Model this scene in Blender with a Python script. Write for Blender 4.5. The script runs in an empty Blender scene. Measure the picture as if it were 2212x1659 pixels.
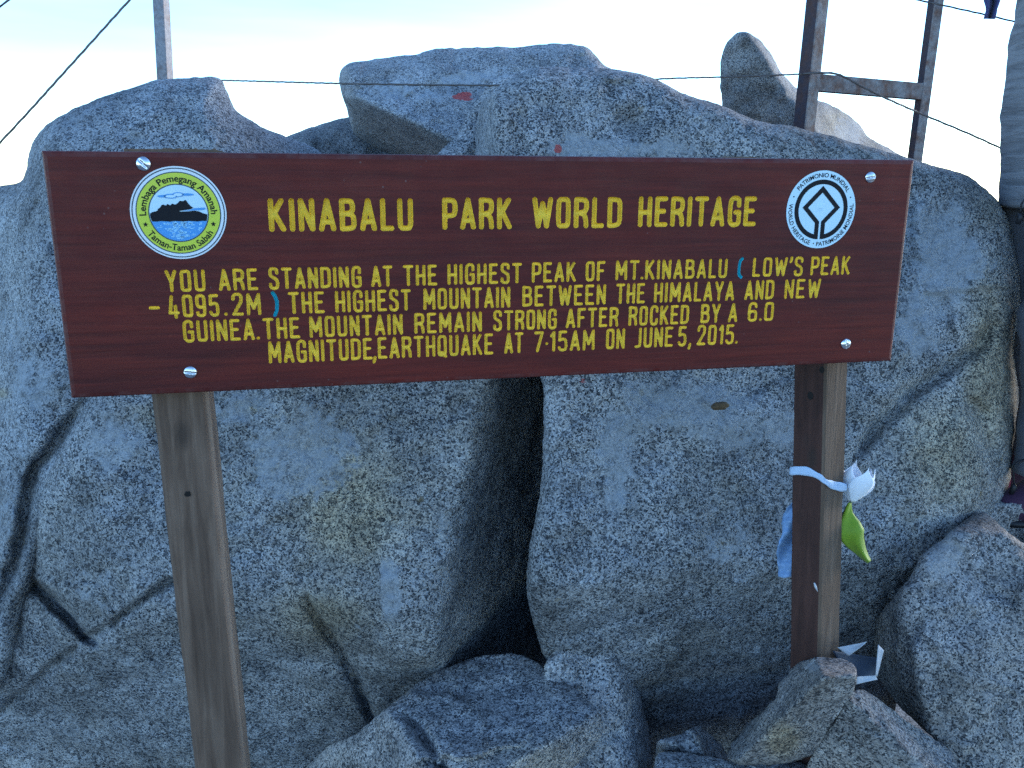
import bpy, bmesh, math, random
import numpy as np
from mathutils import Vector, Matrix
from mathutils.geometry import delaunay_2d_cdt

random.seed(7)
S = bpy.context.scene
COL = S.collection
R = math.radians

# ------------------------------------------------------------------ camera
F_PX, CX, CY = 1853.0, 1106.0, 829.5          # focal length and centre in a 2212 x 1659 frame
CAM = np.array([0.0, 0.0, 1.5])
PITCH, ROLL = R(13.98), R(0.39)
cp, sp_, cr, sr = math.cos(PITCH), math.sin(PITCH), math.cos(ROLL), math.sin(ROLL)
FW = np.array([0, cp, -sp_]); UP0 = np.array([0, sp_, cp]); RT0 = np.array([1.0, 0, 0])
RT = RT0 * cr + UP0 * sr
UP = UP0 * cr - RT0 * sr
cam_data = bpy.data.cameras.new('camera')
cam_data.sensor_width = 36.0
cam_data.lens = 36.0 * F_PX / 2212.0
cam_data.clip_start = 0.02
cam_data.clip_end = 2.0e6
cam = bpy.data.objects.new('camera', cam_data)
COL.objects.link(cam)
M = Matrix(((RT[0], UP[0], -FW[0], CAM[0]), (RT[1], UP[1], -FW[1], CAM[1]), (RT[2], UP[2], -FW[2], CAM[2]), (0, 0, 0, 1)))
cam.matrix_world = M
S.camera = cam

# ------------------------------------------------------------------ light
SUN_EL, SUN_AZ = R(9.0), R(60.0)              # low sun behind the rocks, to the right of the view
SKY_STRENGTH, SUN_STRENGTH, EXPOSURE = 0.15, 1.15, 2.2
world = bpy.data.worlds.new('World')
S.world = world
world.use_nodes = True
wn = world.node_tree.nodes; wl = world.node_tree.links
wn.clear()
w_out = wn.new('ShaderNodeOutputWorld'); w_bg = wn.new('ShaderNodeBackground')
w_sky = wn.new('ShaderNodeTexSky'); w_sky.sky_type = 'NISHITA'; w_sky.sun_disc = False
w_sky.sun_elevation = SUN_EL; w_sky.sun_rotation = SUN_AZ
w_sky.altitude = 4000.0; w_sky.air_density = 1.2; w_sky.dust_density = 0.8; w_sky.ozone_density = 2.8
w_bg.inputs['Strength'].default_value = SKY_STRENGTH
w_tc = wn.new('ShaderNodeTexCoord'); w_mp = wn.new('ShaderNodeMapping'); w_mp.inputs['Scale'].default_value = (1.0, 1.0, 7.0)
w_ns = wn.new('ShaderNodeTexNoise'); w_ns.inputs['Scale'].default_value = 3.2; w_ns.inputs['Detail'].default_value = 6
w_rp = wn.new('ShaderNodeMapRange'); w_rp.inputs[1].default_value = 0.35; w_rp.inputs[2].default_value = 0.65; w_rp.inputs[3].default_value = 0.93; w_rp.inputs[4].default_value = 1.14
w_mx = wn.new('ShaderNodeVectorMath'); w_mx.operation = 'SCALE'          # thin streaks of high cloud
wl.new(w_tc.outputs['Generated'], w_mp.inputs[0]); wl.new(w_mp.outputs[0], w_ns.inputs['Vector']); wl.new(w_ns.outputs['Fac'], w_rp.inputs[0])
wl.new(w_sky.outputs[0], w_mx.inputs[0]); wl.new(w_rp.outputs[0], w_mx.inputs['Scale'])
wl.new(w_mx.outputs[0], w_bg.inputs['Color']); wl.new(w_bg.outputs[0], w_out.inputs['Surface'])

sun_data = bpy.data.lights.new('sun', 'SUN')
sun_data.energy = SUN_STRENGTH; sun_data.angle = R(25.0); sun_data.color = (1.0, 0.93, 0.84)
sun = bpy.data.objects.new('sun', sun_data); COL.objects.link(sun)
sdir = Vector((math.sin(SUN_AZ) * math.cos(SUN_EL), math.cos(SUN_AZ) * math.cos(SUN_EL), math.sin(SUN_EL)))
sun.rotation_euler = sdir.to_track_quat('Z', 'Y').to_euler()
sun.location = (6, 6, 6)

S.view_settings.view_transform = 'Standard'
try: S.view_settings.look = 'None'
except Exception: pass
S.view_settings.exposure = EXPOSURE
S.view_settings.gamma = 1.0
S.cycles.use_denoising = False

# ------------------------------------------------------------------ helpers
def ray(px, py):
    d = FW + RT * ((px - CX) / F_PX) - UP * ((py - CY) / F_PX)
    return d
def P(px, py, Y):
    """the point at world depth Y seen at (px, py) of the 2212 x 1659 frame"""
    d = ray(px, py)
    return CAM + d * (Y / d[1])
def Parr(px, py, Y):
    d = FW[None, :] + RT[None, :] * ((px - CX) / F_PX)[:, None] - UP[None, :] * ((py - CY) / F_PX)[:, None]
    return CAM[None, :] + d * (Y / d[:, 1])[:, None]

def link_mesh(name, verts, faces, mat=None, parent=None, smooth=True, loc=None):
    me = bpy.data.meshes.new(name)
    verts = [tuple(map(float, v)) for v in verts]
    if loc is not None:
        verts = [(v[0] - loc[0], v[1] - loc[1], v[2] - loc[2]) for v in verts]
    me.from_pydata(verts, [], [list(map(int, f)) for f in faces])
    me.update()
    if smooth:
        me.polygons.foreach_set('use_smooth', [True] * len(me.polygons))
    o = bpy.data.objects.new(name, me)
    COL.objects.link(o)
    if loc is not None: o.location = loc
    if mat is not None:
        for m in (mat if isinstance(mat, (list, tuple)) else [mat]): me.materials.append(m)
    if parent is not None: o.parent = parent
    return o
def empty(name, loc=(0, 0, 0), rot=(0, 0, 0)):
    o = bpy.data.objects.new(name, None); o.empty_display_size = 0.1
    COL.objects.link(o); o.location = loc; o.rotation_euler = rot
    return o
def tag(o, label=None, cat=None, group=None, kind=None):
    if label: o['label'] = label
    if cat: o['category'] = cat
    if group: o['group'] = group
    if kind: o['kind'] = kind
    return o

def hash3(ix, iy, iz, seed):
    h = (ix.astype(np.int64) * 374761393 + iy.astype(np.int64) * 668265263 + iz.astype(np.int64) * 2147483647 + seed * 1274126177) & 0xFFFFFFFF
    h = ((h ^ (h >> 13)) * 1274126177) & 0xFFFFFFFF
    h = ((h ^ (h >> 16)) * 2246822519) & 0xFFFFFFFF
    h = h ^ (h >> 15)
    return (h & 0xFFFFFF) / float(0xFFFFFF) * 2 - 1
def vnoise(p, seed=0):
    p = np.asarray(p, float); i = np.floor(p).astype(np.int64); f = p - i
    f = f * f * f * (f * (f * 6 - 15) + 10)
    out = 0
    for dx in (0, 1):
        for dy in (0, 1):
            for dz in (0, 1):
                w = (f[:, 0] if dx else 1 - f[:, 0]) * (f[:, 1] if dy else 1 - f[:, 1]) * (f[:, 2] if dz else 1 - f[:, 2])
                out = out + w * hash3(i[:, 0] + dx, i[:, 1] + dy, i[:, 2] + dz, seed)
    return out
def fbm(p, scale, octs, seed=0, gain=0.5):
    q = np.asarray(p) * scale; a = 1.0; s = 0; 
    for k in range(octs):
        s = s + a * vnoise(q + 17.3 * k, seed + k); q = q * 2.03; a *= gain
    return s

def seg_taper(pts, poly):
    """distance to a polyline and a weight that fades towards its ends"""
    pts = np.asarray(pts, float); poly = np.asarray(poly, float); a, b = poly[:-1], poly[1:]
    L = np.linalg.norm(b - a, axis=1); cum = np.r_[0, np.cumsum(L)]
    best = np.full(len(pts), 1e9); tt = np.zeros(len(pts))
    for s in range(len(a)):
        ab = b[s] - a[s]; t = np.clip(((pts - a[s]) @ ab) / (ab @ ab + 1e-12), 0, 1)
        d = np.hypot(pts[:, 0] - a[s, 0] - t * ab[0], pts[:, 1] - a[s, 1] - t * ab[1])
        k = d < best; best = np.where(k, d, best); tt = np.where(k, (cum[s] + t * L[s]) / cum[-1], tt)
    return best, np.clip(np.minimum(tt, 1 - tt) * 3.5 + 0.30, 0, 1)
def seg_dist(pts, poly, closed=False):
    """distance from each 2D point to a polyline"""
    pts = np.asarray(pts, float); poly = np.asarray(poly, float)
    a = poly if closed else poly[:-1]
    b = np.roll(poly, -1, 0) if closed else poly[1:]
    best = np.full(len(pts), 1e9)
    for s in range(0, len(a)):
        ab = b[s] - a[s]; L2 = ab @ ab + 1e-12
        t = np.clip(((pts - a[s]) @ ab) / L2, 0, 1)
        d = np.hypot(pts[:, 0] - a[s, 0] - t * ab[0], pts[:, 1] - a[s, 1] - t * ab[1])
        best = np.minimum(best, d)
    return best
def inside(pts, poly):
    x, y = pts[:, 0], pts[:, 1]; c = np.zeros(len(pts), bool); n = len(poly)
    for i in range(n):
        x1, y1 = poly[i]; x2, y2 = poly[(i + 1) % n]
        if y1 == y2: continue
        k = ((y1 > y) != (y2 > y)) & (x < (x2 - x1) * (y - y1) / (y2 - y1) + x1)
        c ^= k
    return c
def catmull(poly, step, closed=True):
    poly = np.asarray(poly, float); n = len(poly); out = []
    rng = range(n) if closed else range(n - 1)
    for i in rng:
        if closed: p0, p1, p2, p3 = poly[i - 1], poly[i], poly[(i + 1) % n], poly[(i + 2) % n]
        else: p0, p1, p2, p3 = poly[max(i - 1, 0)], poly[i], poly[i + 1], poly[min(i + 2, n - 1)]
        L = np.linalg.norm(p2 - p1); k = max(1, int(L / step))
        m1 = (p2 - p0) * 0.5; m2 = (p3 - p1) * 0.5
        for mm in (m1, m2):
            q = np.linalg.norm(mm)
            if q > L: mm *= L / q
        for j in range(k):
            t = j / k; h = (2*t**3 - 3*t**2 + 1, t**3 - 2*t**2 + t, -2*t**3 + 3*t**2, t**3 - t**2)
            out.append(h[0]*p1 + h[1]*m1 + h[2]*p2 + h[3]*m2)
    if not closed: out.append(poly[-1])
    return np.array(out)

class NT:
    """small node builder for a material"""
    def __init__(self, name):
        self.m = bpy.data.materials.new(name); self.m.use_nodes = True
        self.t = self.m.node_tree; self.n = self.t.nodes; self.l = self.t.links
        self.n.clear()
        self.out = self.n.new('ShaderNodeOutputMaterial'); self.b = self.n.new('ShaderNodeBsdfPrincipled')
        self.l.new(self.b.outputs[0], self.out.inputs['Surface'])
        self.tc = self.n.new('ShaderNodeTexCoord')
    def set(self, sock, v):
        if hasattr(v, 'is_output') or isinstance(v, bpy.types.NodeSocket): self.l.new(v, sock)
        else: sock.default_value = v
    def noise(self, scale, detail=4, rough=0.5, vec=None, dist=0.0):
        n = self.n.new('ShaderNodeTexNoise'); n.inputs['Scale'].default_value = scale
        n.inputs['Detail'].default_value = detail; n.inputs['Roughness'].default_value = rough
        n.inputs['Distortion'].default_value = dist
        self.l.new(vec if vec is not None else self.tc.outputs['Object'], n.inputs['Vector'])
        return n.outputs['Fac']
    def voro(self, scale, vec=None, out='Color', rand=1.0):
        n = self.n.new('ShaderNodeTexVoronoi'); n.inputs['Scale'].default_value = scale
        n.inputs['Randomness'].default_value = rand
        self.l.new(vec if vec is not None else self.tc.outputs['Object'], n.inputs['Vector'])
        return n.outputs[out]
    def map(self, scale=(1, 1, 1), loc=(0, 0, 0), rot=(0, 0, 0)):
        n = self.n.new('ShaderNodeMapping'); n.inputs['Scale'].default_value = scale
        n.inputs['Location'].default_value = loc; n.inputs['Rotation'].default_value = rot
        self.l.new(self.tc.outputs['Object'], n.inputs['Vector']); return n.outputs[0]
    def ramp(self, fac, stops, interp='LINEAR'):
        n = self.n.new('ShaderNodeValToRGB'); cr_ = n.color_ramp; cr_.interpolation = interp
        while len(cr_.elements) < len(stops): cr_.elements.new(0.5)
        for e, (p, c) in zip(cr_.elements, stops):
            e.position = p
            e.color = (c, c, c, 1) if not isinstance(c, (tuple, list)) else (*c[:3], 1)
        self.l.new(fac, n.inputs[0]); return n.outputs[0]
    def mix(self, fac, a, b, mode='MIX'):
        n = self.n.new('ShaderNodeMix'); n.data_type = 'RGBA'; n.blend_type = mode
        self.set(n.inputs[0], fac)
        for s, v in ((n.inputs[6], a), (n.inputs[7], b)):
            self.set(s, (*v[:3], 1) if isinstance(v, (tuple, list)) else v)
        return n.outputs[2]
    def math(self, op, a, b=0.0, clamp=False):
        n = self.n.new('ShaderNodeMath'); n.operation = op; n.use_clamp = clamp
        self.set(n.inputs[0], a); self.set(n.inputs[1], b); return n.outputs[0]
    def attr(self, name):
        n = self.n.new('ShaderNodeAttribute'); n.attribute_name = name; return n.outputs['Fac']
    def sep(self, c):
        n = self.n.new('ShaderNodeSeparateColor'); self.l.new(c, n.inputs[0]); return n.outputs
    def bump(self, h, strength=0.3, dist=0.01, normal=None):
        n = self.n.new('ShaderNodeBump'); n.inputs['Strength'].default_value = strength
        n.inputs['Distance'].default_value = dist; self.l.new(h, n.inputs['Height'])
        if normal is not None: self.l.new(normal, n.inputs['Normal'])
        self.l.new(n.outputs[0], self.b.inputs['Normal']); return n.outputs[0]
    def fin(self, color=None, rough=0.7, metal=0.0, spec=0.5):
        if color is not None: self.set(self.b.inputs['Base Color'], (*color, 1) if isinstance(color, (tuple, list)) else color)
        self.set(self.b.inputs['Roughness'], rough); self.b.inputs['Metallic'].default_value = metal
        self.b.inputs['Specular IOR Level'].default_value = spec
        return self.m

# ------------------------------------------------------------------ materials
def granite(name, tint=(1, 1, 1), grain=1.0, dark=0.30, lich=0.5, stain=0.5, light=1.0):
    t = NT(name)
    warp = t.n.new('ShaderNodeTexNoise'); warp.inputs['Scale'].default_value = 190.0 * grain; warp.inputs['Detail'].default_value = 2
    t.l.new(t.tc.outputs['Object'], warp.inputs['Vector'])
    wv = t.n.new('ShaderNodeVectorMath'); wv.operation = 'MULTIPLY_ADD'
    t.l.new(warp.outputs['Color'], wv.inputs[0]); wv.inputs[1].default_value = (0.003, 0.003, 0.003)
    t.l.new(t.tc.outputs['Object'], wv.inputs[2])
    vec = wv.outputs[0]
    c1 = t.sep(t.voro(345 * grain, vec))
    c2 = t.sep(t.voro(135 * grain, vec))
    c3 = t.sep(t.voro(560 * grain, vec))
    den = t.noise(9, 4, 0.6)
    v = t.math('ADD', t.math('ADD', t.math('MULTIPLY', c1[0], 0.72), t.math('MULTIPLY', c3[0], 0.28)), t.math('MULTIPLY', t.math('SUBTRACT', den, 0.5), -0.45))
    # grains: black mica, smoky quartz, grey and white feldspar
    base = t.ramp(v, [(0.0, (0.020, 0.022, 0.028)), (dark * 0.78, (0.038, 0.041, 0.048)), (dark, (0.13, 0.144, 0.152)),
                      (dark + 0.09, (0.25, 0.25, 0.26)), (0.62, (0.34, 0.34, 0.34)), (1.0, (0.54, 0.54, 0.53))])
    big = t.ramp(c2[1], [(0.0, 0.0), (0.86, 0.0), (0.9, 1.0)])
    base = t.mix(t.math('MULTIPLY', big, 0.6), base, (0.035, 0.038, 0.045))
    # broad patches of paler and darker stone
    n1 = t.noise(3.2, 6, 0.62, dist=0.4)
    base = t.mix(1.0, base, t.ramp(n1, [(0.30, 0.58), (0.50, 0.95), (0.72, 1.30)]), 'MULTIPLY')
    n2 = t.noise(14, 5, 0.65)
    base = t.mix(1.0, base, t.ramp(n2, [(0.3, 0.72), (0.7, 1.20)]), 'MULTIPLY')
    # ochre weathering
    och = t.math('ADD', t.attr('ochre'), t.math('MULTIPLY', t.ramp(t.noise(2.1, 5, 0.6, t.map(loc=(3, 7, 1))), [(0.46, 0.0), (0.70, 1.0)]), stain * 0.8), True)
    base = t.mix(och, base, t.mix(1.0, base, (1.10, 0.93, 0.66), 'MULTIPLY'))
    # crustose lichen: pale, nearly grainless patches with ragged rims
    nl = t.noise(30, 9, 0.78)
    nb = t.noise(5.5, 5, 0.6, t.map(loc=(11, 2, 5)))
    auto = t.math('MULTIPLY', t.ramp(nb, [(0.56, 0.0), (0.64, 1.0)]), lich * 0.75)
    lm = t.math('ADD', t.attr('lichen'), auto, True)
    lm = t.math('ADD', lm, t.math('MULTIPLY', t.math('SUBTRACT', nl, 0.5), 2.6))
    lm = t.ramp(lm, [(0.42, 0.0), (0.66, 1.0)])
    lm = t.math('MULTIPLY', lm, t.ramp(t.noise(48, 5, 0.7, t.map(loc=(1, 8, 3))), [(0.32, 0.25), (0.56, 0.78)]))
    lcol = t.mix(t.noise(60, 3, 0.6), (0.25, 0.265, 0.28), (0.43, 0.45, 0.465))
    base = t.mix(lm, base, lcol)
    # little orange lichens
    vo = t.voro(7.5, t.map(loc=(2, 9, 4)), 'Distance')
    om = t.math('MULTIPLY', t.ramp(t.math('ADD', vo, t.math('MULTIPLY', nl, 0.12)), [(0.10, 1.0), (0.125, 0.0)]), 0.0 + 0.55 * lich)
    base = t.mix(om, base, (0.30, 0.20, 0.07))
    # red paint
    rm = t.ramp(t.math('ADD', t.attr('red'), t.math('MULTIPLY', t.math('SUBTRACT', nl, 0.5), 2.2)), [(0.48, 0.0), (0.58, 1.0)])
    base = t.mix(t.math('MULTIPLY', rm, 0.85), base, (0.42, 0.055, 0.045))
    base = t.mix(1.0, base, (tint[0] * light * 0.81, tint[1] * light * 0.81, tint[2] * light * 0.81), 'MULTIPLY')
    h = t.math('ADD', t.math('MULTIPLY', c1[0], 0.35), t.math('ADD', t.math('MULTIPLY', n2, 1.6), t.math('MULTIPLY', t.noise(75, 4, 0.65), 1.0)))
    t.bump(h, 0.5, 0.009)
    t.b.inputs['Specular IOR Level'].default_value = 0.3
    return t.fin(base, 0.82, 0, 0.3)

G_MAIN = granite('granite_grey', (0.97, 1.0, 1.04), 1.0, 0.33, 0.6, 0.45)
G_LEFT = granite('granite_blue_grey', (0.95, 1.0, 1.06), 1.0, 0.30, 0.6, 0.2)
G_BACK = granite('granite_fine', (0.98, 1.0, 1.03), 1.5, 0.34, 0.3, 0.2, 0.95)
G_FRESH = granite('granite_fresh_broken', (1.0, 0.99, 0.99), 0.9, 0.27, 0.05, 0.25, 1.5)
G_SLAB = granite('granite_warm_grey', (1.03, 0.99, 0.96), 1.0, 0.32, 0.05, 0.4, 1.25)
G_TOP = granite('granite_light_grey', (0.97, 1.0, 1.04), 1.25, 0.27, 0.5, 0.1, 1.3)
G_PALE = granite('granite_pale', (1.0, 1.0, 1.0), 0.9, 0.30, 0.1, 0.1, 1.45)
G_BROWN = granite('granite_brownish', (1.02, 0.98, 0.96), 0.95, 0.32, 0.15, 0.6, 1.0)
G_SPECK = granite('granite_speckled', (0.97, 1.0, 1.05), 0.85, 0.26, 0.05, 0.2, 1.0)

def wood_board():
    t = NT('varnished_redwood')
    g = t.noise(14, 8, 0.62, t.map((0.25, 3.0, 6.0)), 0.6)
    g2 = t.noise(160, 4, 0.6, t.map((0.05, 1.0, 1.0)))
    c = t.ramp(g, [(0.22, (0.062, 0.0092, 0.0090)), (0.5, (0.098, 0.0128, 0.0098)), (0.80, (0.142, 0.019, 0.012))])
    c = t.mix(1.0, c, t.ramp(t.noise(4.5, 6, 0.6, t.map((0.6, 1, 1.4), (5, 0, 2))), [(0.3, (0.70, 0.80, 0.95)), (0.5, (1.0, 1.0, 1.0)), (0.72, (1.28, 1.1, 0.95))]), 'MULTIPLY')
    c = t.mix(1.0, c, t.ramp(g2, [(0.3, 0.78), (0.7, 1.15)]), 'MULTIPLY')
    # chalky scuffs and specks of dirt
    sp = t.voro(62, t.map(loc=(1, 2, 3)), 'Distance')
    sm = t.math('MULTIPLY', t.ramp(t.math('ADD', sp, t.math('MULTIPLY', t.noise(240, 3), 0.12)), [(0.10, 1.0), (0.16, 0.0)]), t.ramp(t.noise(5, 3), [(0.50, 0.0), (0.64, 0.75)]))
    c = t.mix(sm, c, (0.20, 0.13, 0.12))
    edge = t.attr('wear')
    c = t.mix(t.math('MULTIPLY', edge, t.ramp(t.noise(30, 5, 0.7), [(0.4, 0.05), (0.65, 0.55)])), c, (0.13, 0.06, 0.055))
    t.bump(t.math('ADD', g2, t.math('MULTIPLY', g, 0.6)), 0.18, 0.002)
    return t.fin(c, t.ramp(t.noise(20, 4), [(0.3, 0.40), (0.7, 0.60)]), 0, 0.22)
def wood_post(name, cols, zscale=0.07):
    t = NT(name)
    g = t.noise(60, 7, 0.65, t.map((1.0, 1.0, zscale)), 0.4)
    b = t.noise(7, 5, 0.6, t.map((1, 1, 0.35), (4, 1, 2)))
    k = t.voro(9, t.map((1, 1, 0.5), (2.2, 5.1, 1.7)), 'Distance')
    c = t.ramp(g, [(0.25, cols[0]), (0.5, cols[1]), (0.78, cols[2])])
    c = t.mix(1.0, c, t.ramp(b, [(0.3, 0.6), (0.7, 1.25)]), 'MULTIPLY')
    c = t.mix(t.math('MULTIPLY', t.ramp(k, [(0.05, 1.0), (0.13, 0.0)]), 0.6), c, (0.03, 0.022, 0.018))
    c = t.mix(t.math('MULTIPLY', t.attr('pale'), t.ramp(g, [(0.3, 0.45), (0.6, 1.0)])), c, (0.33, 0.25, 0.19))
    t.bump(t.math('ADD', g, t.math('MULTIPLY', t.noise(220, 3, 0.6, t.map((1, 1, 0.05))), 0.7)), 0.5, 0.003)
    return t.fin(c, 0.8, 0, 0.25)
def plain(name, col, rough=0.6, metal=0.0, spec=0.4, var=0.12, scale=40, bump=0.0):
    t = NT(name)
    n = t.noise(scale, 4, 0.6)
    c = t.mix(n, tuple(x * (1 - var) for x in col), tuple(x * (1 + var) for x in col))
    if bump: t.bump(t.noise(scale * 3, 4, 0.6), bump, 0.003)
    return t.fin(c, rough, metal, spec)
M_BOARD = wood_board()
M_POST_L = wood_post('weathered_grey_post', [(0.062, 0.037, 0.026), (0.140, 0.090, 0.064), (0.235, 0.162, 0.120)])
M_POST_R = wood_post('stained_brown_post', [(0.034, 0.017, 0.014), (0.060, 0.027, 0.021), (0.090, 0.042, 0.032)])
M_YELLOW = plain('yellow_letter_paint', (0.88, 0.60, 0.060), 0.55, 0, 0.25, 0.22, 90, 0.2)
M_CYAN = plain('cyan_letter_paint', (0.01, 0.42, 0.50), 0.5, 0, 0.4, 0.1, 90, 0.2)
M_STEEL = plain('galvanised_steel', (0.70, 0.72, 0.74), 0.22, 1.0, 0.5, 0.12, 120)
M_WHITE = plain('sticker_white', (0.66, 0.72, 0.76), 0.35, 0, 0.5, 0.04, 30)
M_STKBLUE = plain('sticker_pale_sky', (0.50, 0.70, 0.80), 0.35, 0, 0.5, 0.05, 30)
M_STKYEL = plain('sticker_yellow', (0.52, 0.60, 0.035), 0.35, 0, 0.5, 0.05, 30)
M_BLACK = plain('sticker_black', (0.007, 0.008, 0.012), 0.5, 0, 0.15, 0.2, 30)
M_NAVY = plain('sticker_navy', (0.018, 0.045, 0.07), 0.4, 0, 0.4, 0.2, 30)
M_SEA = plain('sticker_blue', (0.035, 0.27, 0.62), 0.35, 0, 0.5, 0.1, 60)
M_SEAL = plain('sticker_light_blue', (0.25, 0.56, 0.80), 0.35, 0, 0.5, 0.1, 60)
M_HOLE = plain('dark_hole', (0.008, 0.006, 0.005), 0.9)
M_CHAR = plain('splintered_wood', (0.13, 0.09, 0.065), 0.85, 0, 0.2, 0.4, 60, 0.5)
def rusty(name, base, rust, amt):
    t = NT(name)
    n = t.noise(18, 6, 0.68); n2 = t.noise(90, 4, 0.6)
    c = t.mix(t.ramp(n, [(0.55 - amt * 0.25, 0.0), (0.75 - amt * 0.2, 1.0)]), base, rust)
    c = t.mix(1.0, c, t.ramp(n2, [(0.3, 0.75), (0.7, 1.2)]), 'MULTIPLY')
    t.bump(n2, 0.3, 0.002)
    return t.fin(c, 0.7, 0.0, 0.2)
M_FENCE = rusty('rusting_galvanised_frame', (0.24, 0.225, 0.225), (0.15, 0.085, 0.065), 0.55)
M_FENCE2 = rusty('weathered_grey_post_metal', (0.25, 0.25, 0.27), (0.20, 0.15, 0.14), 0.3)
M_CABLE = plain('wire_rope_steel', (0.12, 0.105, 0.10), 0.55, 0.4, 0.4, 0.35, 400)
def cloth(name, col, trans=0.0, rough=0.8, weave=350, var=0.15):
    t = NT(name)
    n = t.noise(weave, 3, 0.6); n2 = t.noise(12, 4, 0.6)
    c = t.mix(n2, tuple(x * (1 - var) for x in col), tuple(min(1, x * (1 + var)) for x in col))
    t.bump(n, 0.3, 0.002)
    t.b.inputs['Sheen Weight'].default_value = 0.1
    if trans:
        t.b.inputs['Subsurface Weight'].default_value = trans; t.b.inputs['Subsurface Radius'].default_value = (0.02, 0.02, 0.02)
    return t.fin(c, rough, 0, 0.3)
M_RIBBON = cloth('pale_blue_ribbon', (0.40, 0.52, 0.68), 0, 0.6, 500, 0.25)
M_PETAL = cloth('white_petal_fabric', (0.74, 0.78, 0.84), 0.1, 0.6, 300, 0.06)
M_LEAF = cloth('green_leaf_fabric', (0.16, 0.27, 0.015), 0, 0.6, 300, 0.3)
M_STEMG = cloth('green_stem_plastic', (0.09, 0.16, 0.03), 0, 0.5)
M_PLASB = cloth('blue_plastic_film', (0.19, 0.32, 0.52), 0, 0.35, 60, 0.25)
M_PLASD = cloth('dark_blue_plastic_film', (0.022, 0.035, 0.06), 0, 0.5, 60, 0.25)
M_PAPER = plain('white_torn_plastic', (0.42, 0.44, 0.47), 0.6, 0, 0.2, 0.15, 60)
M_PEBBLE = plain('brown_stone', (0.10, 0.065, 0.035), 0.85, 0, 0.3, 0.5, 90, 0.5)
M_NAVYCL = cloth('navy_cloth', (0.045, 0.055, 0.15))
def ribbed(name, col):
    t = NT(name)
    r = t.noise(40, 4, 0.6, t.map((0.12, 0.12, 1.5), (1, 2, 3)), 0.5)
    c = t.mix(1.0, t.mix(t.noise(9, 4, 0.6), tuple(x * .8 for x in col), tuple(x * 1.2 for x in col)), t.ramp(r, [(0.3, 0.62), (0.6, 1.15)]), 'MULTIPLY')
    t.bump(t.math('ADD', r, t.math('MULTIPLY', t.noise(380, 3), 0.25)), 0.8, 0.008)
    return t.fin(c, 0.95, 0, 0.1)
M_JACKET = ribbed('grey_fleece', (0.20, 0.195, 0.20))
M_TROUS = cloth('dark_grey_trouser_fabric', (0.105, 0.108, 0.125), 0, 0.85, 300, 0.2)
M_SHOE = cloth('purple_shoe_mesh', (0.045, 0.016, 0.04), 0, 0.7, 300, 0.3)
M_SHOER = cloth('crimson_shoe_panel', (0.26, 0.014, 0.05), 0, 0.6, 300, 0.2)
M_SKIN = plain('skin', (0.36, 0.20, 0.14), 0.55, 0, 0.4, 0.06, 30)
M_HAIR = plain('black_hair', (0.012, 0.010, 0.010), 0.5, 0, 0.4, 0.3, 120, 0.6)
M_BLACKP = plain('black_cord', (0.012, 0.012, 0.014), 0.5)

# ------------------------------------------------------------------ ground
def build_ground():
    rings = [0.0, 0.4, 0.8, 1.2, 1.6, 2.0, 2.5, 3.0, 3.6, 4.4, 5.5, 7, 9, 12, 16, 22, 30, 45, 70, 120, 250, 600, 1500, 4000, 10000, 25000, 60000, 100000, 160000, 230000, 300000]
    zs = np.interp(rings, [0, 1.5, 3, 6, 12, 30, 120, 600, 4000, 25000, 900000], [0.0, 0.0, -0.2, -1.2, -4, -14, -70, -420, -1900, -4095, -4095]) - np.array(rings) ** 2 / 12.742e6 - 0.25
    n = 96; V = []; Fc = []
    for i, r in enumerate(rings):
        for j in range(n):
            a = 2 * math.pi * j / n
            V.append((r * math.cos(a), 1.2 + r * math.sin(a), zs[i]))
    V = np.array(V)
    amp = np.interp(np.repeat(rings, n), [0, 0.4, 5, 60, 1500, 4000, 20000], [0.0, 0.05, 0.3, 5, 200, 350, 0])
    per = np.repeat(np.maximum(rings, 0.6), n)
    V[:, 2] += amp * fbm(np.c_[V[:, 0] / per * 3, V[:, 1] / per * 3, per * 0.37], 1.0, 3, 3)
    for i in range(len(rings) - 1):
        for j in range(n):
            k = (j + 1) % n
            a, b, c, d = i * n + j, i * n + k, (i + 1) * n + k, (i + 1) * n + j
            if i == 0: Fc.append((a, c, d))
            else: Fc.append((a, b, c, d))
    t = NT('summit_ground')
    geo = t.n.new('ShaderNodeNewGeometry')
    ln = t.n.new('ShaderNodeVectorMath'); ln.operation = 'LENGTH'; t.l.new(geo.outputs['Position'], ln.inputs[0])
    lg = t.math('LOGARITHM', ln.outputs['Value'], 10.0)
    near = t.ramp(t.sep(t.voro(190))[0], [(0.0, (0.03, 0.03, 0.035)), (0.35, (0.14, 0.14, 0.145)), (1.0, (0.34, 0.34, 0.34))])
    mid = t.mix(t.noise(0.01, 8, 0.6), (0.03, 0.05, 0.025), (0.12, 0.12, 0.11))
    far = t.mix(t.ramp(t.noise(0.00008, 5, 0.6), [(0.35, 0.0), (0.45, 1.0)]), (0.10, 0.24, 0.40), (0.82, 0.86, 0.90))   # sea of cloud with blue gaps
    f1 = t.ramp(t.math('DIVIDE', lg, 6.0), [(0.42, 0.0), (0.52, 1.0)])
    f2 = t.ramp(t.math('DIVIDE', lg, 6.0), [(0.72, 0.0), (0.78, 1.0)])
    c = t.mix(f2, t.mix(f1, near, mid), far)
    m = t.fin(c, 0.9, 0, 0.2)
    o = link_mesh('ground', V, Fc, m)
    tag(o, kind='structure')
build_ground()

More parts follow.
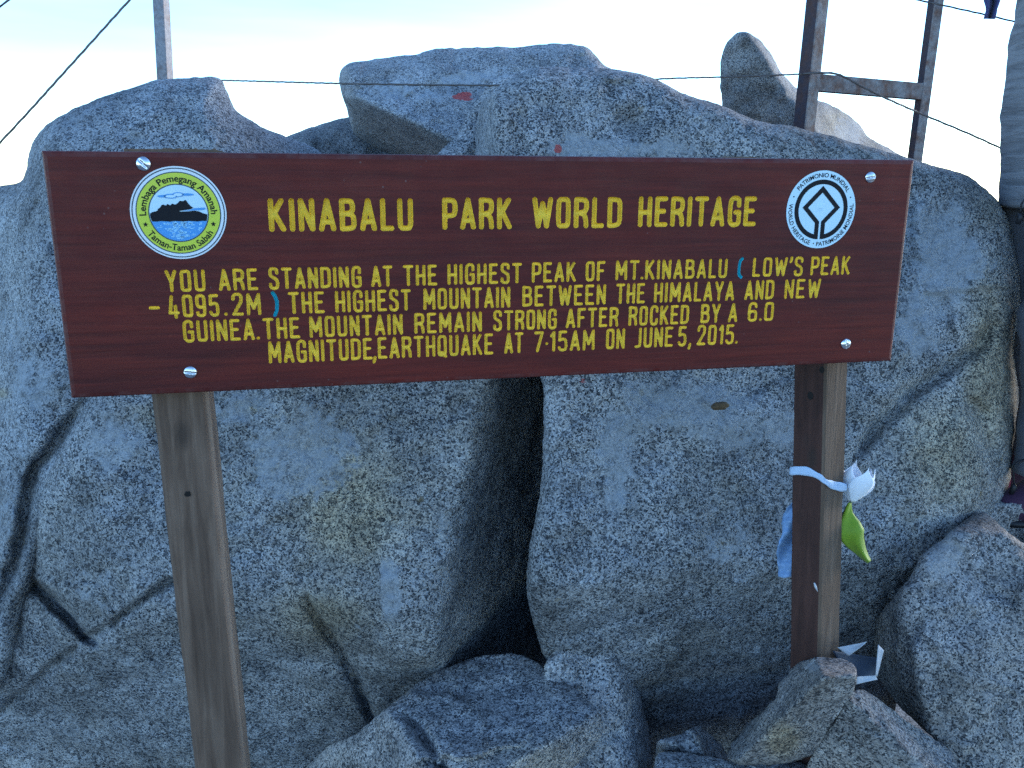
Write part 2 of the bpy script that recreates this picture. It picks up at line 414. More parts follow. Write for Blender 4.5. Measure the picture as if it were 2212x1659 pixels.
# ------------------------------------------------------------------ boulders
def rock(name, label, outline, planes, mat, rim=0.08, thick=0.5, sp=8.0, soft=0.02, creases=(), marks=(),
         bumps=(), amp=(0.022, 0.010, 0.004), jit=2.2, seed=1, group=None, cat='boulder', chip=0.0, bevel=0.0):
    """A solid boulder. outline: its silhouette in the frame; planes: the depth planes of its front facets
    (px, py, Y, dY per 100 px right, dY per 100 px down), the farthest of which forms the surface; the rim
    rolls back with radius rim and the back bulges by thick."""
    ol = catmull(outline, sp * 0.75)
    p3 = np.c_[ol / 45.0, np.full(len(ol), seed * 3.1)]
    ctr = ol.mean(0)
    nrm = np.roll(ol, -1, 0) - np.roll(ol, 1, 0); nrm = np.c_[nrm[:, 1], -nrm[:, 0]]
    nrm /= np.linalg.norm(nrm, axis=1)[:, None] + 1e-9
    j = jit * (0.9 * vnoise(p3, seed) + 0.7 * vnoise(p3 * 3.1, seed + 1) + 0.35 * vnoise(p3 * 8.0, seed + 2))
    ol = ol + nrm * j[:, None]
    lo, hi = ol.min(0), ol.max(0)
    gx, gy = np.meshgrid(np.arange(lo[0], hi[0], sp), np.arange(lo[1], hi[1], sp * 0.87))
    gx = gx + (np.arange(gx.shape[0]) % 2)[:, None] * sp * 0.5
    g = np.c_[gx.ravel(), gy.ravel()]
    rs = np.random.RandomState(seed); g += rs.uniform(-0.22, 0.22, g.shape) * sp
    g = g[inside(g, ol)]
    dg = seg_dist(g, ol, True)
    keep = dg > sp * 0.45; g, dg = g[keep], dg[keep]
    n0 = len(ol)
    pts = np.vstack([ol, g])
    res = delaunay_2d_cdt([Vector(p) for p in pts], [(i, (i + 1) % n0) for i in range(n0)], [], 1, 1e-4)
    vv = np.array([tuple(v) for v in res[0]]); tri = res[2]
    d = seg_dist(vv, ol, True)
    Yp = np.stack([q[2] + q[3] * (vv[:, 0] - q[0]) / 100 + q[4] * (vv[:, 1] - q[1]) / 100 for q in planes])
    mx = Yp.max(0)
    Y = mx + soft * np.log(np.exp((Yp - mx) / soft).sum(0))
    for (bx, by, rx, ry, dy) in bumps:
        Y = Y + dy * np.exp(-((vv[:, 0] - bx) / rx) ** 2 - ((vv[:, 1] - by) / ry) ** 2)
    wob = np.c_[vnoise(np.c_[vv / 30.0, vv[:, :1] * 0 + seed], 91), vnoise(np.c_[vv / 30.0, vv[:, :1] * 0 + seed], 92)] * 5.0
    for (pl, wd, dp) in creases:
        dc, tw = seg_taper(vv + wob, pl)
        Y = Y + dp * tw * np.exp(-(dc / (wd * (0.45 + 0.55 * tw))) ** 2)
    dm = d / F_PX * Y
    e = np.clip(1 - dm / rim, 0, 1)
    Yf = Y + rim * ((1 - bevel) * (1 - np.sqrt(np.maximum(1 - e * e, 0))) + bevel * e ** 1.25)
    on = d < 1e-3
    w = Parr(vv[:, 0], vv[:, 1], Yf)
    fade = np.clip(dm / (rim * 0.5), 0.0, 1)
    dis = amp[0] * fbm(w, 5.0, 3, seed * 7) + amp[1] * fbm(w, 22.0, 3, seed * 7 + 20) + amp[2] * fbm(w, 80.0, 2, seed * 7 + 40)
    rg = 1 - np.abs(fbm(w, 9.0, 3, seed * 5 + 3)); dis = dis + amp[0] * 0.5 * (rg - 0.7)
    if chip:
        # spalled facets: each random cell tilts its own way and breaks off at its rim
        rc = np.random.RandomState(seed * 13 + 5)
        q = w + 0.02 * np.c_[vnoise(w * 14, 31), vnoise(w * 14, 32), vnoise(w * 14, 33)]
        for (cell, sl) in (((0.17, 0.22), (0.07, 0.16)) if chip > 0.3 else ((0.5, 0.16), (0.24, 0.20))):
            lo3, hi3 = q.min(0), q.max(0); nc = int(np.prod(np.maximum((hi3 - lo3) / cell, 1)) * 1.3) + 4
            sd = lo3 + rc.rand(nc, 3) * (hi3 - lo3); dr = rc.normal(size=(nc, 3)); dr /= np.linalg.norm(dr, axis=1)[:, None]
            best = np.full(len(q), 1e9); val = np.zeros(len(q))
            for c0, d0 in zip(sd, dr):
                df = q - c0; dd = (df * df).sum(1); k = dd < best
                best = np.where(k, dd, best); val = np.where(k, (df @ d0) * sl, val)
            dis = dis + chip * val
    Yf = Yf + dis * (0.25 + 0.75 * fade)
    # back of the stone
    R2 = max(rim * 3, 0.18)
    e2 = np.clip(1 - dm / R2, 0, 1)
    rimY = Y + rim
    Yb = np.maximum(rimY.mean() * 0.6 + rimY * 0.4, Yf + 0.01) + thick * np.sqrt(np.maximum(1 - e2 * e2, 0)) + dis
    front = Parr(vv[:, 0], vv[:, 1], Yf)
    back = Parr(vv[:, 0], vv[:, 1], Yb)
    nV = len(vv)
    idx_b = np.where(on, np.arange(nV), np.arange(nV) + nV)
    V = np.vstack([front, back])
    faces = [tuple(f) for f in tri] + [tuple(int(idx_b[i]) for i in reversed(f)) for f in tri]
    used = np.zeros(2 * nV, bool)
    for f in faces:
        for i in f: used[i] = True
    remap = np.cumsum(used) - 1
    V = V[used]
    faces = [tuple(int(remap[i]) for i in f) for f in faces]
    base = np.array([V[:, 0].mean(), V[:, 1].mean(), V[:, 2].min()])
    o = link_mesh(name, V, faces, mat, loc=base)
    # outward normals: the front faces towards the camera
    me = o.data
    n = me.polygons[0].normal; c = Vector(V[list(faces[0])].mean(0))
    if n.dot(Vector(CAM) - c) < 0: me.flip_normals()
    px2 = np.vstack([vv, vv])[used]
    isf = np.r_[np.ones(nV), np.zeros(nV)][used]
    for an in ('lichen', 'ochre', 'red'):
        a = np.zeros(len(V))
        for mk in marks:
            if mk[0] != an: continue
            _, bx, by, rx, ry, st = mk[:6]
            ang = R(mk[6]) if len(mk) > 6 else 0.0
            dx, dy = px2[:, 0] - bx, px2[:, 1] - by
            ux = dx * math.cos(ang) + dy * math.sin(ang); uy = -dx * math.sin(ang) + dy * math.cos(ang)
            a = np.maximum(a, st * np.exp(-((ux / rx) ** 2 + (uy / ry) ** 2) ** 1.3))
        at = me.attributes.new(an, 'FLOAT', 'POINT'); at.data.foreach_set('value', (a * isf).astype(np.float32))
    tag(o, label, cat, group)
    return o
GR = 'granite boulders heaped behind and below the sign'

# far rocks against the sky
rock('boulder', 'fin-shaped boulder, dark left side and pale right side, behind the rusty frame',
     [(1558, 240), (1556, 150), (1568, 98), (1592, 72), (1618, 72), (1655, 103), (1690, 160), (1745, 208), (1800, 228), (1848, 262), (1880, 300), (1935, 330), (1990, 380), (1990, 460), (1560, 460)],
     [(1690, 180, 3.2, -0.06, 0.05), (1690, 180, 3.2, 0.62, -0.42)], G_BACK, rim=0.022, thick=0.5, soft=0.02, seed=11, chip=0.15, bevel=0.30, group=GR,
     marks=[('lichen', 1830, 280, 40, 40, 0.8), ('ochre', 1815, 265, 40, 30, 0.8), ('lichen', 1690, 150, 20, 60, 0.5, -30)])
rock('boulder', 'low grey boulder in the dip between the left peak and the overhanging boulder',
     [(520, 420), (560, 320), (622, 294), (690, 270), (755, 252), (810, 245), (900, 300), (900, 460), (520, 460)],
     [(700, 330, 3.0, 0.0, -0.12)], G_BACK, rim=0.08, thick=0.4, seed=12, group=GR)
rock('boulder', 'large overhanging boulder with dark underside and red paint mark, behind the wire',
     [(775, 345), (757, 262), (737, 200), (731, 170), (738, 148), (760, 134), (850, 124), (960, 105), (1100, 102), (1195, 94), (1268, 104), (1310, 143), (1380, 190), (1400, 420), (800, 440)],
     [(950, 200, 2.55, 0.005, -0.15), (850, 258, 2.53, -0.34, 0.60), (740, 180, 2.64, -0.45, 0)], G_TOP, rim=0.05, thick=0.7, soft=0.02, seed=13, chip=0.50, bevel=0.30, group=GR, amp=(0.008, 0.006, 0.0032), sp=7,
     marks=[('lichen', 860, 195, 60, 25, 0.8), ('lichen', 1010, 170, 110, 18, 0.9, -8), ('lichen', 940, 210, 60, 16, 0.8), ('red', 1000, 207, 26, 7, 1.3, -12), ('red', 1010, 214, 16, 5, 1.0)])
rock('boulder', 'pale sunlit granite block wedged between the overhanging and the big right boulder',
     [(935, 350), (985, 294), (1010, 245), (1042, 203), (1060, 180), (1110, 160), (1180, 155), (1220, 300), (1150, 440), (930, 440)],
     [(1010, 300, 2.28, 0.04, -0.06), (1100, 180, 2.34, 0.05, -0.15)], G_PALE, rim=0.05, thick=0.35, seed=14, chip=0.30, bevel=0.30, group=GR, sp=6)

# the wall of boulders behind the sign
rock('boulder', 'rounded boulder forming the left peak, behind the left end of the sign',
     [(-420, 640), (-250, 520), (-90, 440), (0, 402), (48, 388), (62, 332), (75, 298), (110, 262), (180, 225), (300, 185), (345, 172), (410, 168), (468, 166), (488, 187), (510, 235), (550, 265), (622, 296), (700, 340), (740, 500), (700, 800), (500, 980), (150, 1120), (60, 1300), (0, 1480), (-150, 1560), (-420, 1500)],
     [(200, 700, 1.78, -0.005, -0.03), (300, 250, 1.97, 0.015, -0.075), (520, 250, 2.05, 0.16, -0.10), (40, 350, 2.02, -0.20, -0.05)], G_LEFT, rim=0.10, thick=0.8, soft=0.03, seed=15, chip=0.15, bevel=0.00, group=GR, amp=(0.012, 0.007, 0.0035), sp=8.5,
     marks=[('lichen', 70, 830, 60, 90, 0.7), ('lichen', 30, 700, 60, 60, 0.5), ('ochre', 5, 850, 14, 12, 1.0), ('lichen', 250, 290, 90, 25, 0.4, -20)],
     creases=[([(-60, 420), (0, 425), (55, 392)], 9, 0.02), ([(190, 860), (130, 940), (80, 1005), (58, 1080), (50, 1150), (22, 1240), (-15, 1330)], 14, 0.06)])
rock('boulder', 'huge boulder under the left half of the sign, behind the grey post',
     [(-420, 1400), (-200, 1480), (-30, 1400), (25, 1300), (62, 1200), (66, 1110), (92, 1040), (130, 975), (185, 880), (300, 700), (600, 600), (1000, 580), (1250, 620), (1300, 900), (1290, 1300), (1240, 1560), (1100, 1800), (700, 1860), (200, 1860), (-420, 1840)],
     [(500, 1100, 1.58, 0.0, -0.035), (1000, 1100, 1.60, 0.24, 0.02), (150, 1200, 1.62, -0.05, 0.0), (400, 1380, 1.575, -0.01, 0.075)], G_MAIN, rim=0.06, thick=0.6, soft=0.022, seed=16, chip=0.08, bevel=0.00, group=GR, amp=(0.012, 0.007, 0.0035), sp=7.5,
     creases=[([(40, 1230), (75, 1265), (120, 1310), (185, 1375), (205, 1392)], 11, 0.075), ([(185, 1378), (235, 1350), (330, 1282), (420, 1230), (500, 1195)], 8, 0.045),
              ([(185, 1378), (100, 1450), (0, 1540), (-100, 1600)], 8, 0.035),
              ([(660, 1290), (690, 1345), (740, 1420), (790, 1510), (812, 1590)], 11, 0.05)],
     bumps=[(620, 1480, 130, 190, 0.035), (860, 1300, 90, 200, -0.02)],
     marks=[('lichen', 250, 960, 80, 90, 0.75), ('lichen', 650, 980, 150, 110, 0.9), ('lichen', 520, 880, 90, 50, 0.7), ('lichen', 590, 1060, 60, 50, 0.6),
            ('lichen', 845, 1280, 26, 90, 1.1, -6), ('ochre', 760, 1120, 110, 140, 0.8), ('ochre', 700, 1330, 120, 70, 0.8), ('ochre', 540, 880, 22, 12, 1.2), ('ochre', 770, 1000, 12, 22, 1.2), ('ochre', 340, 900, 60, 30, 0.7), ('ochre', 470, 1400, 60, 300, 0.3), ('lichen', 380, 940, 60, 60, 0.6)])
rock('boulder', 'biggest boulder, spanning from under the sign up over its right half',
     [(1035, 420), (1028, 330), (1030, 262), (1045, 217), (1098, 174), (1160, 144), (1230, 147), (1310, 147), (1400, 165), (1480, 204), (1560, 229), (1640, 261), (1760, 284), (1900, 324), (1990, 349), (2100, 385), (2165, 450), (2193, 530), (2205, 640), (2190, 740), (2200, 860), (2188, 960), (2175, 1060), (2120, 1150), (2040, 1300), (1950, 1480), (1900, 1640), (1700, 1760), (1450, 1780), (1300, 1640), (1190, 1450), (1160, 1372), (1140, 1290), (1141, 1205), (1160, 1100), (1174, 960), (1170, 820), (1130, 640), (1060, 520)],
     [(1400, 950, 1.62, 0.025, -0.035), (1350, 280, 1.80, 0.03, -0.085), (1046, 270, 1.92, -0.55, 0.0), (1500, 1400, 1.65, 0.03, 0.065), (1980, 800, 1.76, 0.05, -0.02), (2100, 700, 1.835, 0.15, -0.02), (2000, 480, 1.80, 0.08, -0.12)],
     G_MAIN, rim=0.055, thick=0.9, soft=0.012, seed=17, chip=0.22, bevel=0.00, group=GR, amp=(0.012, 0.007, 0.0035), sp=8.0,
     creases=[([(2140, 640), (2150, 700), (2105, 755), (2040, 800), (1960, 860), (1890, 930), (1830, 1010)], 16, 0.05), ([(2080, 840), (2120, 900), (2150, 1000)], 14, 0.03),
              ([(1790, 300), (1790, 345)], 5, 0.012), ([(2040, 640), (2050, 740), (2040, 800)], 12, 0.02), ([(1130, 235), (1128, 340)], 16, 0.02)],
     bumps=[(1360, 265, 40, 30, 0.035), (2030, 1000, 110, 150, -0.03), (1560, 900, 160, 60, -0.018)],
     marks=[('lichen', 1480, 880, 170, 60, 1.0), ('lichen', 1330, 960, 50, 110, 0.9), ('lichen', 1590, 930, 110, 50, 0.8), ('lichen', 1380, 850, 60, 30, 0.9), ('lichen', 1330, 1060, 30, 70, 0.7),
            ('lichen', 1310, 320, 130, 22, 1.0), ('lichen', 1240, 310, 30, 25, 0.7), ('lichen', 1450, 320, 50, 30, 0.8), ('red', 1205, 323, 9, 10, 1.3), ('red', 1260, 823, 12, 6, 0.9),
            ('lichen', 2040, 560, 70, 130, 1.0), ('lichen', 1980, 700, 60, 90, 0.9), ('lichen', 2010, 660, 40, 80, 0.8), ('ochre', 2140, 780, 60, 220, 1.0), ('ochre', 2050, 980, 110, 120, 0.6), ('ochre', 2150, 450, 60, 60, 0.5),
            ('ochre', 1790, 820, 6, 12, 1.4), ('ochre', 1100, 1060, 60, 100, 0.4)])

# ledge where the walker stands, then the heap at the foot of the sign
rock('boulder', 'dark flat ledge under the walker, between the biggest and the bottom right boulder',
     [(1880, 1330), (1960, 1210), (2040, 1130), (2100, 1082), (2160, 1066), (2230, 1082), (2400, 1095), (2800, 1110), (2850, 1500), (1900, 1500)],
     [(2150, 1200, 1.86, 0.0, 0.0), (2150, 1085, 1.86, 0.0, -0.9)], G_BROWN, rim=0.03, thick=0.7, seed=18, chip=0.50, bevel=0.50, group=GR, sp=9)
rock('boulder', 'broad boulder filling the bottom right corner',
     [(1895, 1340), (1930, 1290), (1965, 1250), (1990, 1200), (2040, 1160), (2082, 1126), (2122, 1106), (2165, 1140), (2212, 1172), (2400, 1230), (2620, 1400), (2600, 1860), (2100, 1900), (2075, 1720), (2055, 1640), (1990, 1570), (1930, 1510), (1893, 1440)],
     [(2130, 1400, 1.50, 0.01, -0.045), (1950, 1400, 1.53, -0.22, 0.0), (2110, 1150, 1.60, 0.02, -0.30)], G_BROWN, rim=0.03, thick=0.45, soft=0.008, seed=19, chip=0.50, bevel=0.50, group=GR, amp=(0.008, 0.006, 0.0032), sp=8,
     creases=[([(2000, 1330), (1960, 1390), (1950, 1460)], 14, 0.02)],
     marks=[('lichen', 2035, 1205, 45, 60, 0.9, 20), ('lichen', 2080, 1170, 30, 30, 0.6)])
rock('boulder', 'upright rounded stone leaning on the biggest boulder, below the dark gap',
     [(1178, 1440), (1195, 1410), (1222, 1385), (1258, 1360), (1300, 1378), (1345, 1425), (1375, 1480), (1392, 1540), (1405, 1600), (1415, 1680), (1420, 1780), (1230, 1780), (1180, 1560)],
     [(1290, 1520, 1.535, 0.04, -0.06), (1370, 1540, 1.59, 0.30, -0.1), (1270, 1380, 1.56, 0.0, -0.25)], G_FRESH, rim=0.02, thick=0.2, soft=0.008, seed=20, chip=0.35, bevel=0.40, group=GR, amp=(0.008, 0.006, 0.0032), sp=7)
rock('boulder', 'flat broken slab lying at the bottom centre of the heap',
     [(640, 1700), (700, 1620), (760, 1590), (820, 1545), (860, 1512), (905, 1475), (960, 1445), (1010, 1424), (1092, 1411), (1150, 1425), (1200, 1462), (1255, 1498), (1295, 1540), (1302, 1580), (1270, 1625), (1228, 1680), (1190, 1800), (640, 1860)],
     [(1080, 1520, 1.46, 0.0, -0.13), (1240, 1600, 1.40, 0.10, 0.04), (800, 1620, 1.44, -0.12, -0.05)], G_SLAB, rim=0.014, thick=0.25, soft=0.005, seed=21, chip=0.28, bevel=0.60, group=GR, amp=(0.008, 0.006, 0.0032), sp=7,
     creases=[([(862, 1540), (900, 1570), (925, 1610), (965, 1665), (990, 1720)], 9, 0.035), ([(900, 1480), (960, 1500), (1050, 1490)], 10, 0.008)],
     bumps=[(1000, 1640, 60, 40, -0.02)], marks=[('ochre', 1150, 1640, 120, 40, 0.4), ('lichen', 1120, 1650, 120, 12, 0.5)])
rock('boulder', 'small stone at the bottom edge under the lower right of the biggest boulder',
     [(1416, 1640), (1440, 1624), (1520, 1632), (1600, 1645), (1700, 1646), (1765, 1662), (1800, 1760), (1420, 1780)],
     [(1580, 1690, 1.36, 0.0, -0.12), (1580, 1720, 1.34, 0, 0.02)], G_FRESH, rim=0.02, thick=0.18, soft=0.012, seed=22, chip=0.80, bevel=0.60, group=GR, amp=(0.008, 0.006, 0.0032), sp=6)
rock('boulder', 'chunk of stone with a pale ridge, lying behind the small bottom stone',
     [(1416, 1625), (1424, 1600), (1460, 1590), (1490, 1575), (1512, 1568), (1535, 1590), (1568, 1622), (1590, 1680), (1430, 1700)],
     [(1490, 1600, 1.47, 0.0, -0.1), (1500, 1600, 1.46, 0.35, -0.2), (1460, 1620, 1.47, -0.1, 0.2)], G_FRESH, rim=0.02, thick=0.12, soft=0.01, seed=23, chip=0.90, bevel=0.60, group=GR, amp=(0.008, 0.006, 0.0032), sp=5)
rock('boulder', 'jagged stone pointing up in front of the foot of the right post',
     [(1570, 1628), (1600, 1580), (1640, 1540), (1672, 1510), (1684, 1478), (1700, 1462), (1712, 1438), (1752, 1424), (1800, 1420), (1842, 1436), (1850, 1462), (1842, 1500), (1800, 1560), (1770, 1620), (1700, 1650), (1640, 1652), (1590, 1650)],
     [(1740, 1540, 1.30, 0.03, 0.09), (1712, 1516, 1.302, -0.24, -0.19), (1790, 1440, 1.31, 0.0, -0.3)], G_BROWN, rim=0.010, thick=0.10, soft=0.004, seed=24, chip=0.28, bevel=0.60, group=GR, amp=(0.008, 0.006, 0.0032), sp=5,
     jit=3.0, marks=[('ochre', 1690, 1600, 40, 40, 1.0), ('lichen', 1752, 1440, 20, 14, 0.8)])
rock('boulder', 'dark angular stone between the jagged stone and the bottom right boulder',
     [(1725, 1720), (1745, 1650), (1790, 1580), (1815, 1545), (1838, 1502), (1862, 1490), (1905, 1515), (1960, 1560), (2010, 1590), (2062, 1632), (2085, 1700), (2080, 1800), (1770, 1800)],
     [(1888, 1560, 1.30, 0.11, -0.13), (1888, 1560, 1.30, -0.04, 0.035)], G_BROWN, rim=0.010, thick=0.08, soft=0.003, seed=25, chip=0.5, bevel=0.60, group=GR, amp=(0.008, 0.006, 0.0032), sp=6,
     marks=[('lichen', 1880, 1540, 14, 40, 0.5, -30)])

# ------------------------------------------------------------------ the sign
BW, BH, BT = 1.25, 0.3223, 0.030
YAW = R(12.55)
BC = CAM + np.array([0.0171, 1.2481, -0.1408])       # centre of the board's front
sign = empty('information_sign', (BC[0], BC[1], 0.0), (0, 0, YAW))
tag(sign, 'long dark red wooden sign with carved yellow lettering on two posts', 'sign')
BZ = BC[2]                                            # local: x along the board, -y towards the reader, z up from the ground

CHAM = 0.007
GL = {}
def gl(ch, w, *strokes): GL[ch] = (w, strokes)
# single-line routed letters: polylines, 's' first means rounded
gl('A', .44, [(0, 0), (.22, 1), (.44, 0)], [(.06, .25), (.38, .25)])
gl('B', .42, [(0, 0), (0, 1)], ['s', (0, 1), (.2, 1), (.38, .97), (.40, .62), (.22, .54), (0, .54)], ['s', (.18, .54), (.42, .50), (.44, .04), (.22, 0), (0, 0)])
gl('C', .40, ['s', (.40, .74), (.40, 1.03), (.02, 1.03), (0, .5), (.02, -.03), (.40, -.03), (.40, .26)])
gl('D', .42, [(0, 0), (0, 1)], ['s', (0, 1), (.2, 1), (.42, .96), (.42, .5), (.42, .06), (.2, 0), (0, 0)])
gl('E', .38, [(.36, 1), (0, 1), (0, 0), (.38, 0)], [(0, .52), (.30, .52)])
gl('F', .36, [(.36, 1), (0, 1), (0, 0)], [(0, .52), (.28, .52)])
gl('G', .42, ['s', (.40, .74), (.40, 1.03), (.02, 1.03), (0, .5), (.02, -.03), (.42, -.03), (.42, .25), (.42, .47)], [(.42, .47), (.26, .47)])
gl('H', .40, [(0, 0), (0, 1)], [(.40, 0), (.40, 1)], [(0, .48), (.40, .48)])
gl('I', .0, [(0, 0), (0, 1)])
gl('J', .26, ['s', (.26, 1), (.26, .4), (.26, .05), (.15, 0), (0, 0)])
gl('K', .42, [(0, 0), (0, 1)], [(.38, 1), (0, .40)], [(.13, .55), (.42, 0)])
gl('L', .32, [(0, 1), (0, 0), (.32, 0)])
gl('M', .56, [(0, 0), (0.02, 1), (.28, .28), (.54, 1), (.56, 0)])
gl('N', .40, [(0, 0), (0, 1), (.40, 0), (.40, 1)])
gl('O', .40, ['s', (.20, 1), (.38, 1), (.40, .72), (.40, .5), (.40, .28), (.38, 0), (.20, 0), (.02, 0), (0, .28), (0, .5), (0, .72), (.02, 1), (.20, 1)])
gl('P', .40, [(0, 0), (0, 1)], ['s', (0, 1), (.2, 1), (.42, .97), (.42, .46), (.2, .42), (0, .42)])
gl('Q', .42, ['s', (.20, 1), (.38, 1), (.40, .72), (.40, .5), (.40, .28), (.38, 0), (.20, 0), (.02, 0), (0, .28), (0, .5), (0, .72), (.02, 1), (.20, 1)], ['s', (.12, .14), (.24, .12), (.28, .0), (.42, -.08)])
gl('R', .42, [(0, 0), (0, 1)], ['s', (0, 1), (.2, 1), (.42, .97), (.42, .56), (.2, .50), (0, .48)], ['s', (.14, .50), (.34, .42), (.40, .25), (.42, 0)])
gl('S', .40, ['s', (.39, .80), (.38, 1.02), (.02, 1.04), (.0, .66), (.20, .54), (.40, .42), (.40, -.04), (.02, -.02), (0, .20)])
gl('T', .42, [(0, 1), (.42, 1)], [(.21, 1), (.21, 0)])
gl('U', .40, ['s', (0, 1), (0, .5), (0, .15), (.05, 0), (.20, 0), (.35, 0), (.40, .15), (.40, .5), (.40, 1)])
gl('W', .64, [(0, 1), (.15, 0), (.32, .85), (.49, 0), (.64, 1)])
gl('Y', .42, [(0, 1), (.21, .42), (.42, 1)], [(.21, .42), (.21, 0)])
gl('0', .40, *GL['O'][1])
gl('1', .14, [(0, .80), (.14, 1), (.14, 0)])
gl('2', .40, ['s', (0, .78), (.02, 1.03), (.40, 1.04), (.40, .66), (.25, .42), (0, 0)], [(0, 0), (.40, 0)])
gl('4', .44, [(.12, 1), (0, .16), (.42, .16)], [(.30, .50), (.30, -.06)])
gl('5', .40, [(.38, 1), (.04, 1), (.02, .55)], ['s', (.02, .55), (.22, .62), (.40, .55), (.41, .05), (.25, -.02), (.08, 0), (0, .14)])
gl('6', .40, ['s', (.38, .82), (.36, 1.02), (.02, 1.02), (0, .5), (0, .25), (.04, -.02), (.38, -.02), (.40, .25), (.38, .54), (.10, .54), (.01, .38)])
gl('7', .38, [(0, 1), (.38, 1), (.10, 0)])
gl('9', .40, ['s', (.39, .62), (.36, .42), (.04, .42), (.0, .72), (.02, 1.02), (.38, 1.02), (.40, .7), (.40, .3), (.38, -.02), (.04, -.02), (.02, .14)])
gl('.', .0, [(0, .02), (0.005, .02)])
gl(':', .0, [(0, .38), (.005, .38)])
gl(',', .06, [(.06, .02), (.04, -.10), (0, -.22)])
gl("'", .05, [(.05, 1.05), (.04, .92), (0, .80)])
gl('-', .38, [(0, .45), (.38, .45)])
gl('(', .16, ['s', (.16, 1.03), (.03, .9), (-.02, .5), (0, .1), (.16, -.03)])
gl(')', .18, ['s', (0, 1.08), (.12, .9), (.20, .6), (.17, .2), (.05, -.06)])

def chaikin(p, it=3):
    p = np.array(p, float)
    for _ in range(it):
        q = [p[0]]
        for a, b in zip(p[:-1], p[1:]): q += [a * .75 + b * .25, a * .25 + b * .75]
        q.append(p[-1]); p = np.array(q)
    return p
def word_strokes(word, u0, u1, v0, v1, r, gap=0.33):
    """centre lines of a word fitted between u0 and u1 (outer edges) and v0 and v1 (outer edges)"""
    x = 0; items = []
    for i, ch in enumerate(word):
        w, st = GL[ch]
        g = gap
        if i:
            pr = word[i - 1]
            if ch in '.,:\'' or pr in '.:\'': g = gap * 0.85
            x += g
        items.append((x, st)); x += w
    tot = max(x, 1e-6); H_ = (v1 - v0) - 2 * r
    sx = (u1 - u0 - 2 * r) / tot if len(word) > 1 or word in '-' else H_
    out = []
    for x0, st in items:
        for s in st:
            sm = s[0] == 's'
            pts = chaikin(s[1:]) if sm else np.array(s, float)
            out.append(np.c_[u0 + r + (x0 + pts[:, 0]) * sx, v0 + r + pts[:, 1] * H_])
    return out
ROWS = [
 ((.1040, .0595), .0048, .0036, [('KINABALU', -.3541, -.1600), ('PARK', -.1193, -.0193), ('WORLD', .0104, .1459), ('HERITAGE', .1710, .3604)]),
 ((.0115, -.0182), .0044, .0022, [('YOU', -.4916, -.4411), ('ARE', -.4242, -.3731), ('STANDING', -.3589, -.2337), ('AT', -.2205, -.1908), ('THE', -.1757, -.1275), ('HIGHEST', -.1129, -.0041), ('PEAK', .0108, .0777), ('OF', .0926, .1228), ('MT.KINABALU', .1390, .3189), ("LOW'S", .3613, .4469), ('PEAK', .4604, .5291)]),
 ((-.0226, -.0533), .0030, .0022, [('-', -.5156, -.5017), ('4095', -.4910, -.4257), ('.', -.4200, -.4153), ('2M', -.4094, -.3711), ('THE', -.3345, -.2860), ('HIGHEST', -.2713, -.1657), ('MOUNTAIN', -.1480, -.0211), ('BETWEEN', -.0030, .1250), ('THE', .1412, .1871), ('HIMALAYA', .2016, .3334), ('AND', .3506, .4004), ('NEW', .4187, .4806)]),
 ((-.0575, -.0875), .0035, .0022, [('GUINEA.', -.4753, -.3752), ('THE', -.3705, -.3211), ('MOUNTAIN', -.3081, -.1781), ('REMAIN', -.1615, -.0632), ('STRONG', -.0465, .0499), ('AFTER', .0638, .1463), ('ROCKED', .1624, .2603), ('BY', .2798, .3123), ('A', .3256, .3419), ('6.0', .3587, .4028)]),
 ((-.0906, -.1222), .0032, .0022, [('MAGNITUDE', -.3653, -.2221), (',', -.2225, -.2169), ('EARTHQUAKE', -.2144, -.0462), ('AT', -.0297, -.0008), ('7:15AM', .0159, .1098), ('ON', .1277, .1577), ('JUNE', .1739, .2362), ('5,', .2439, .2666), ('2015.', .2758, .3446)]),
]
def row_lines(row):
    (vt, vb), slope, r, words = row
    out = []
    for w, a, b in words:
        dv = slope * (a + b) / 2
        out.append((word_strokes(w, a, b, vb + dv, vt + dv, r), r, M_YELLOW))
    return out
GROUPS = [w_ for rw in ROWS for w_ in row_lines(rw)]
GROUPS.append((word_strokes('(', .3362, .3461, -.0180, .0135, .0024), .0024, M_CYAN))
GROUPS.append((word_strokes(')', -.3572, -.3449, -.0560, -.0240, .0024), .0024, M_CYAN))

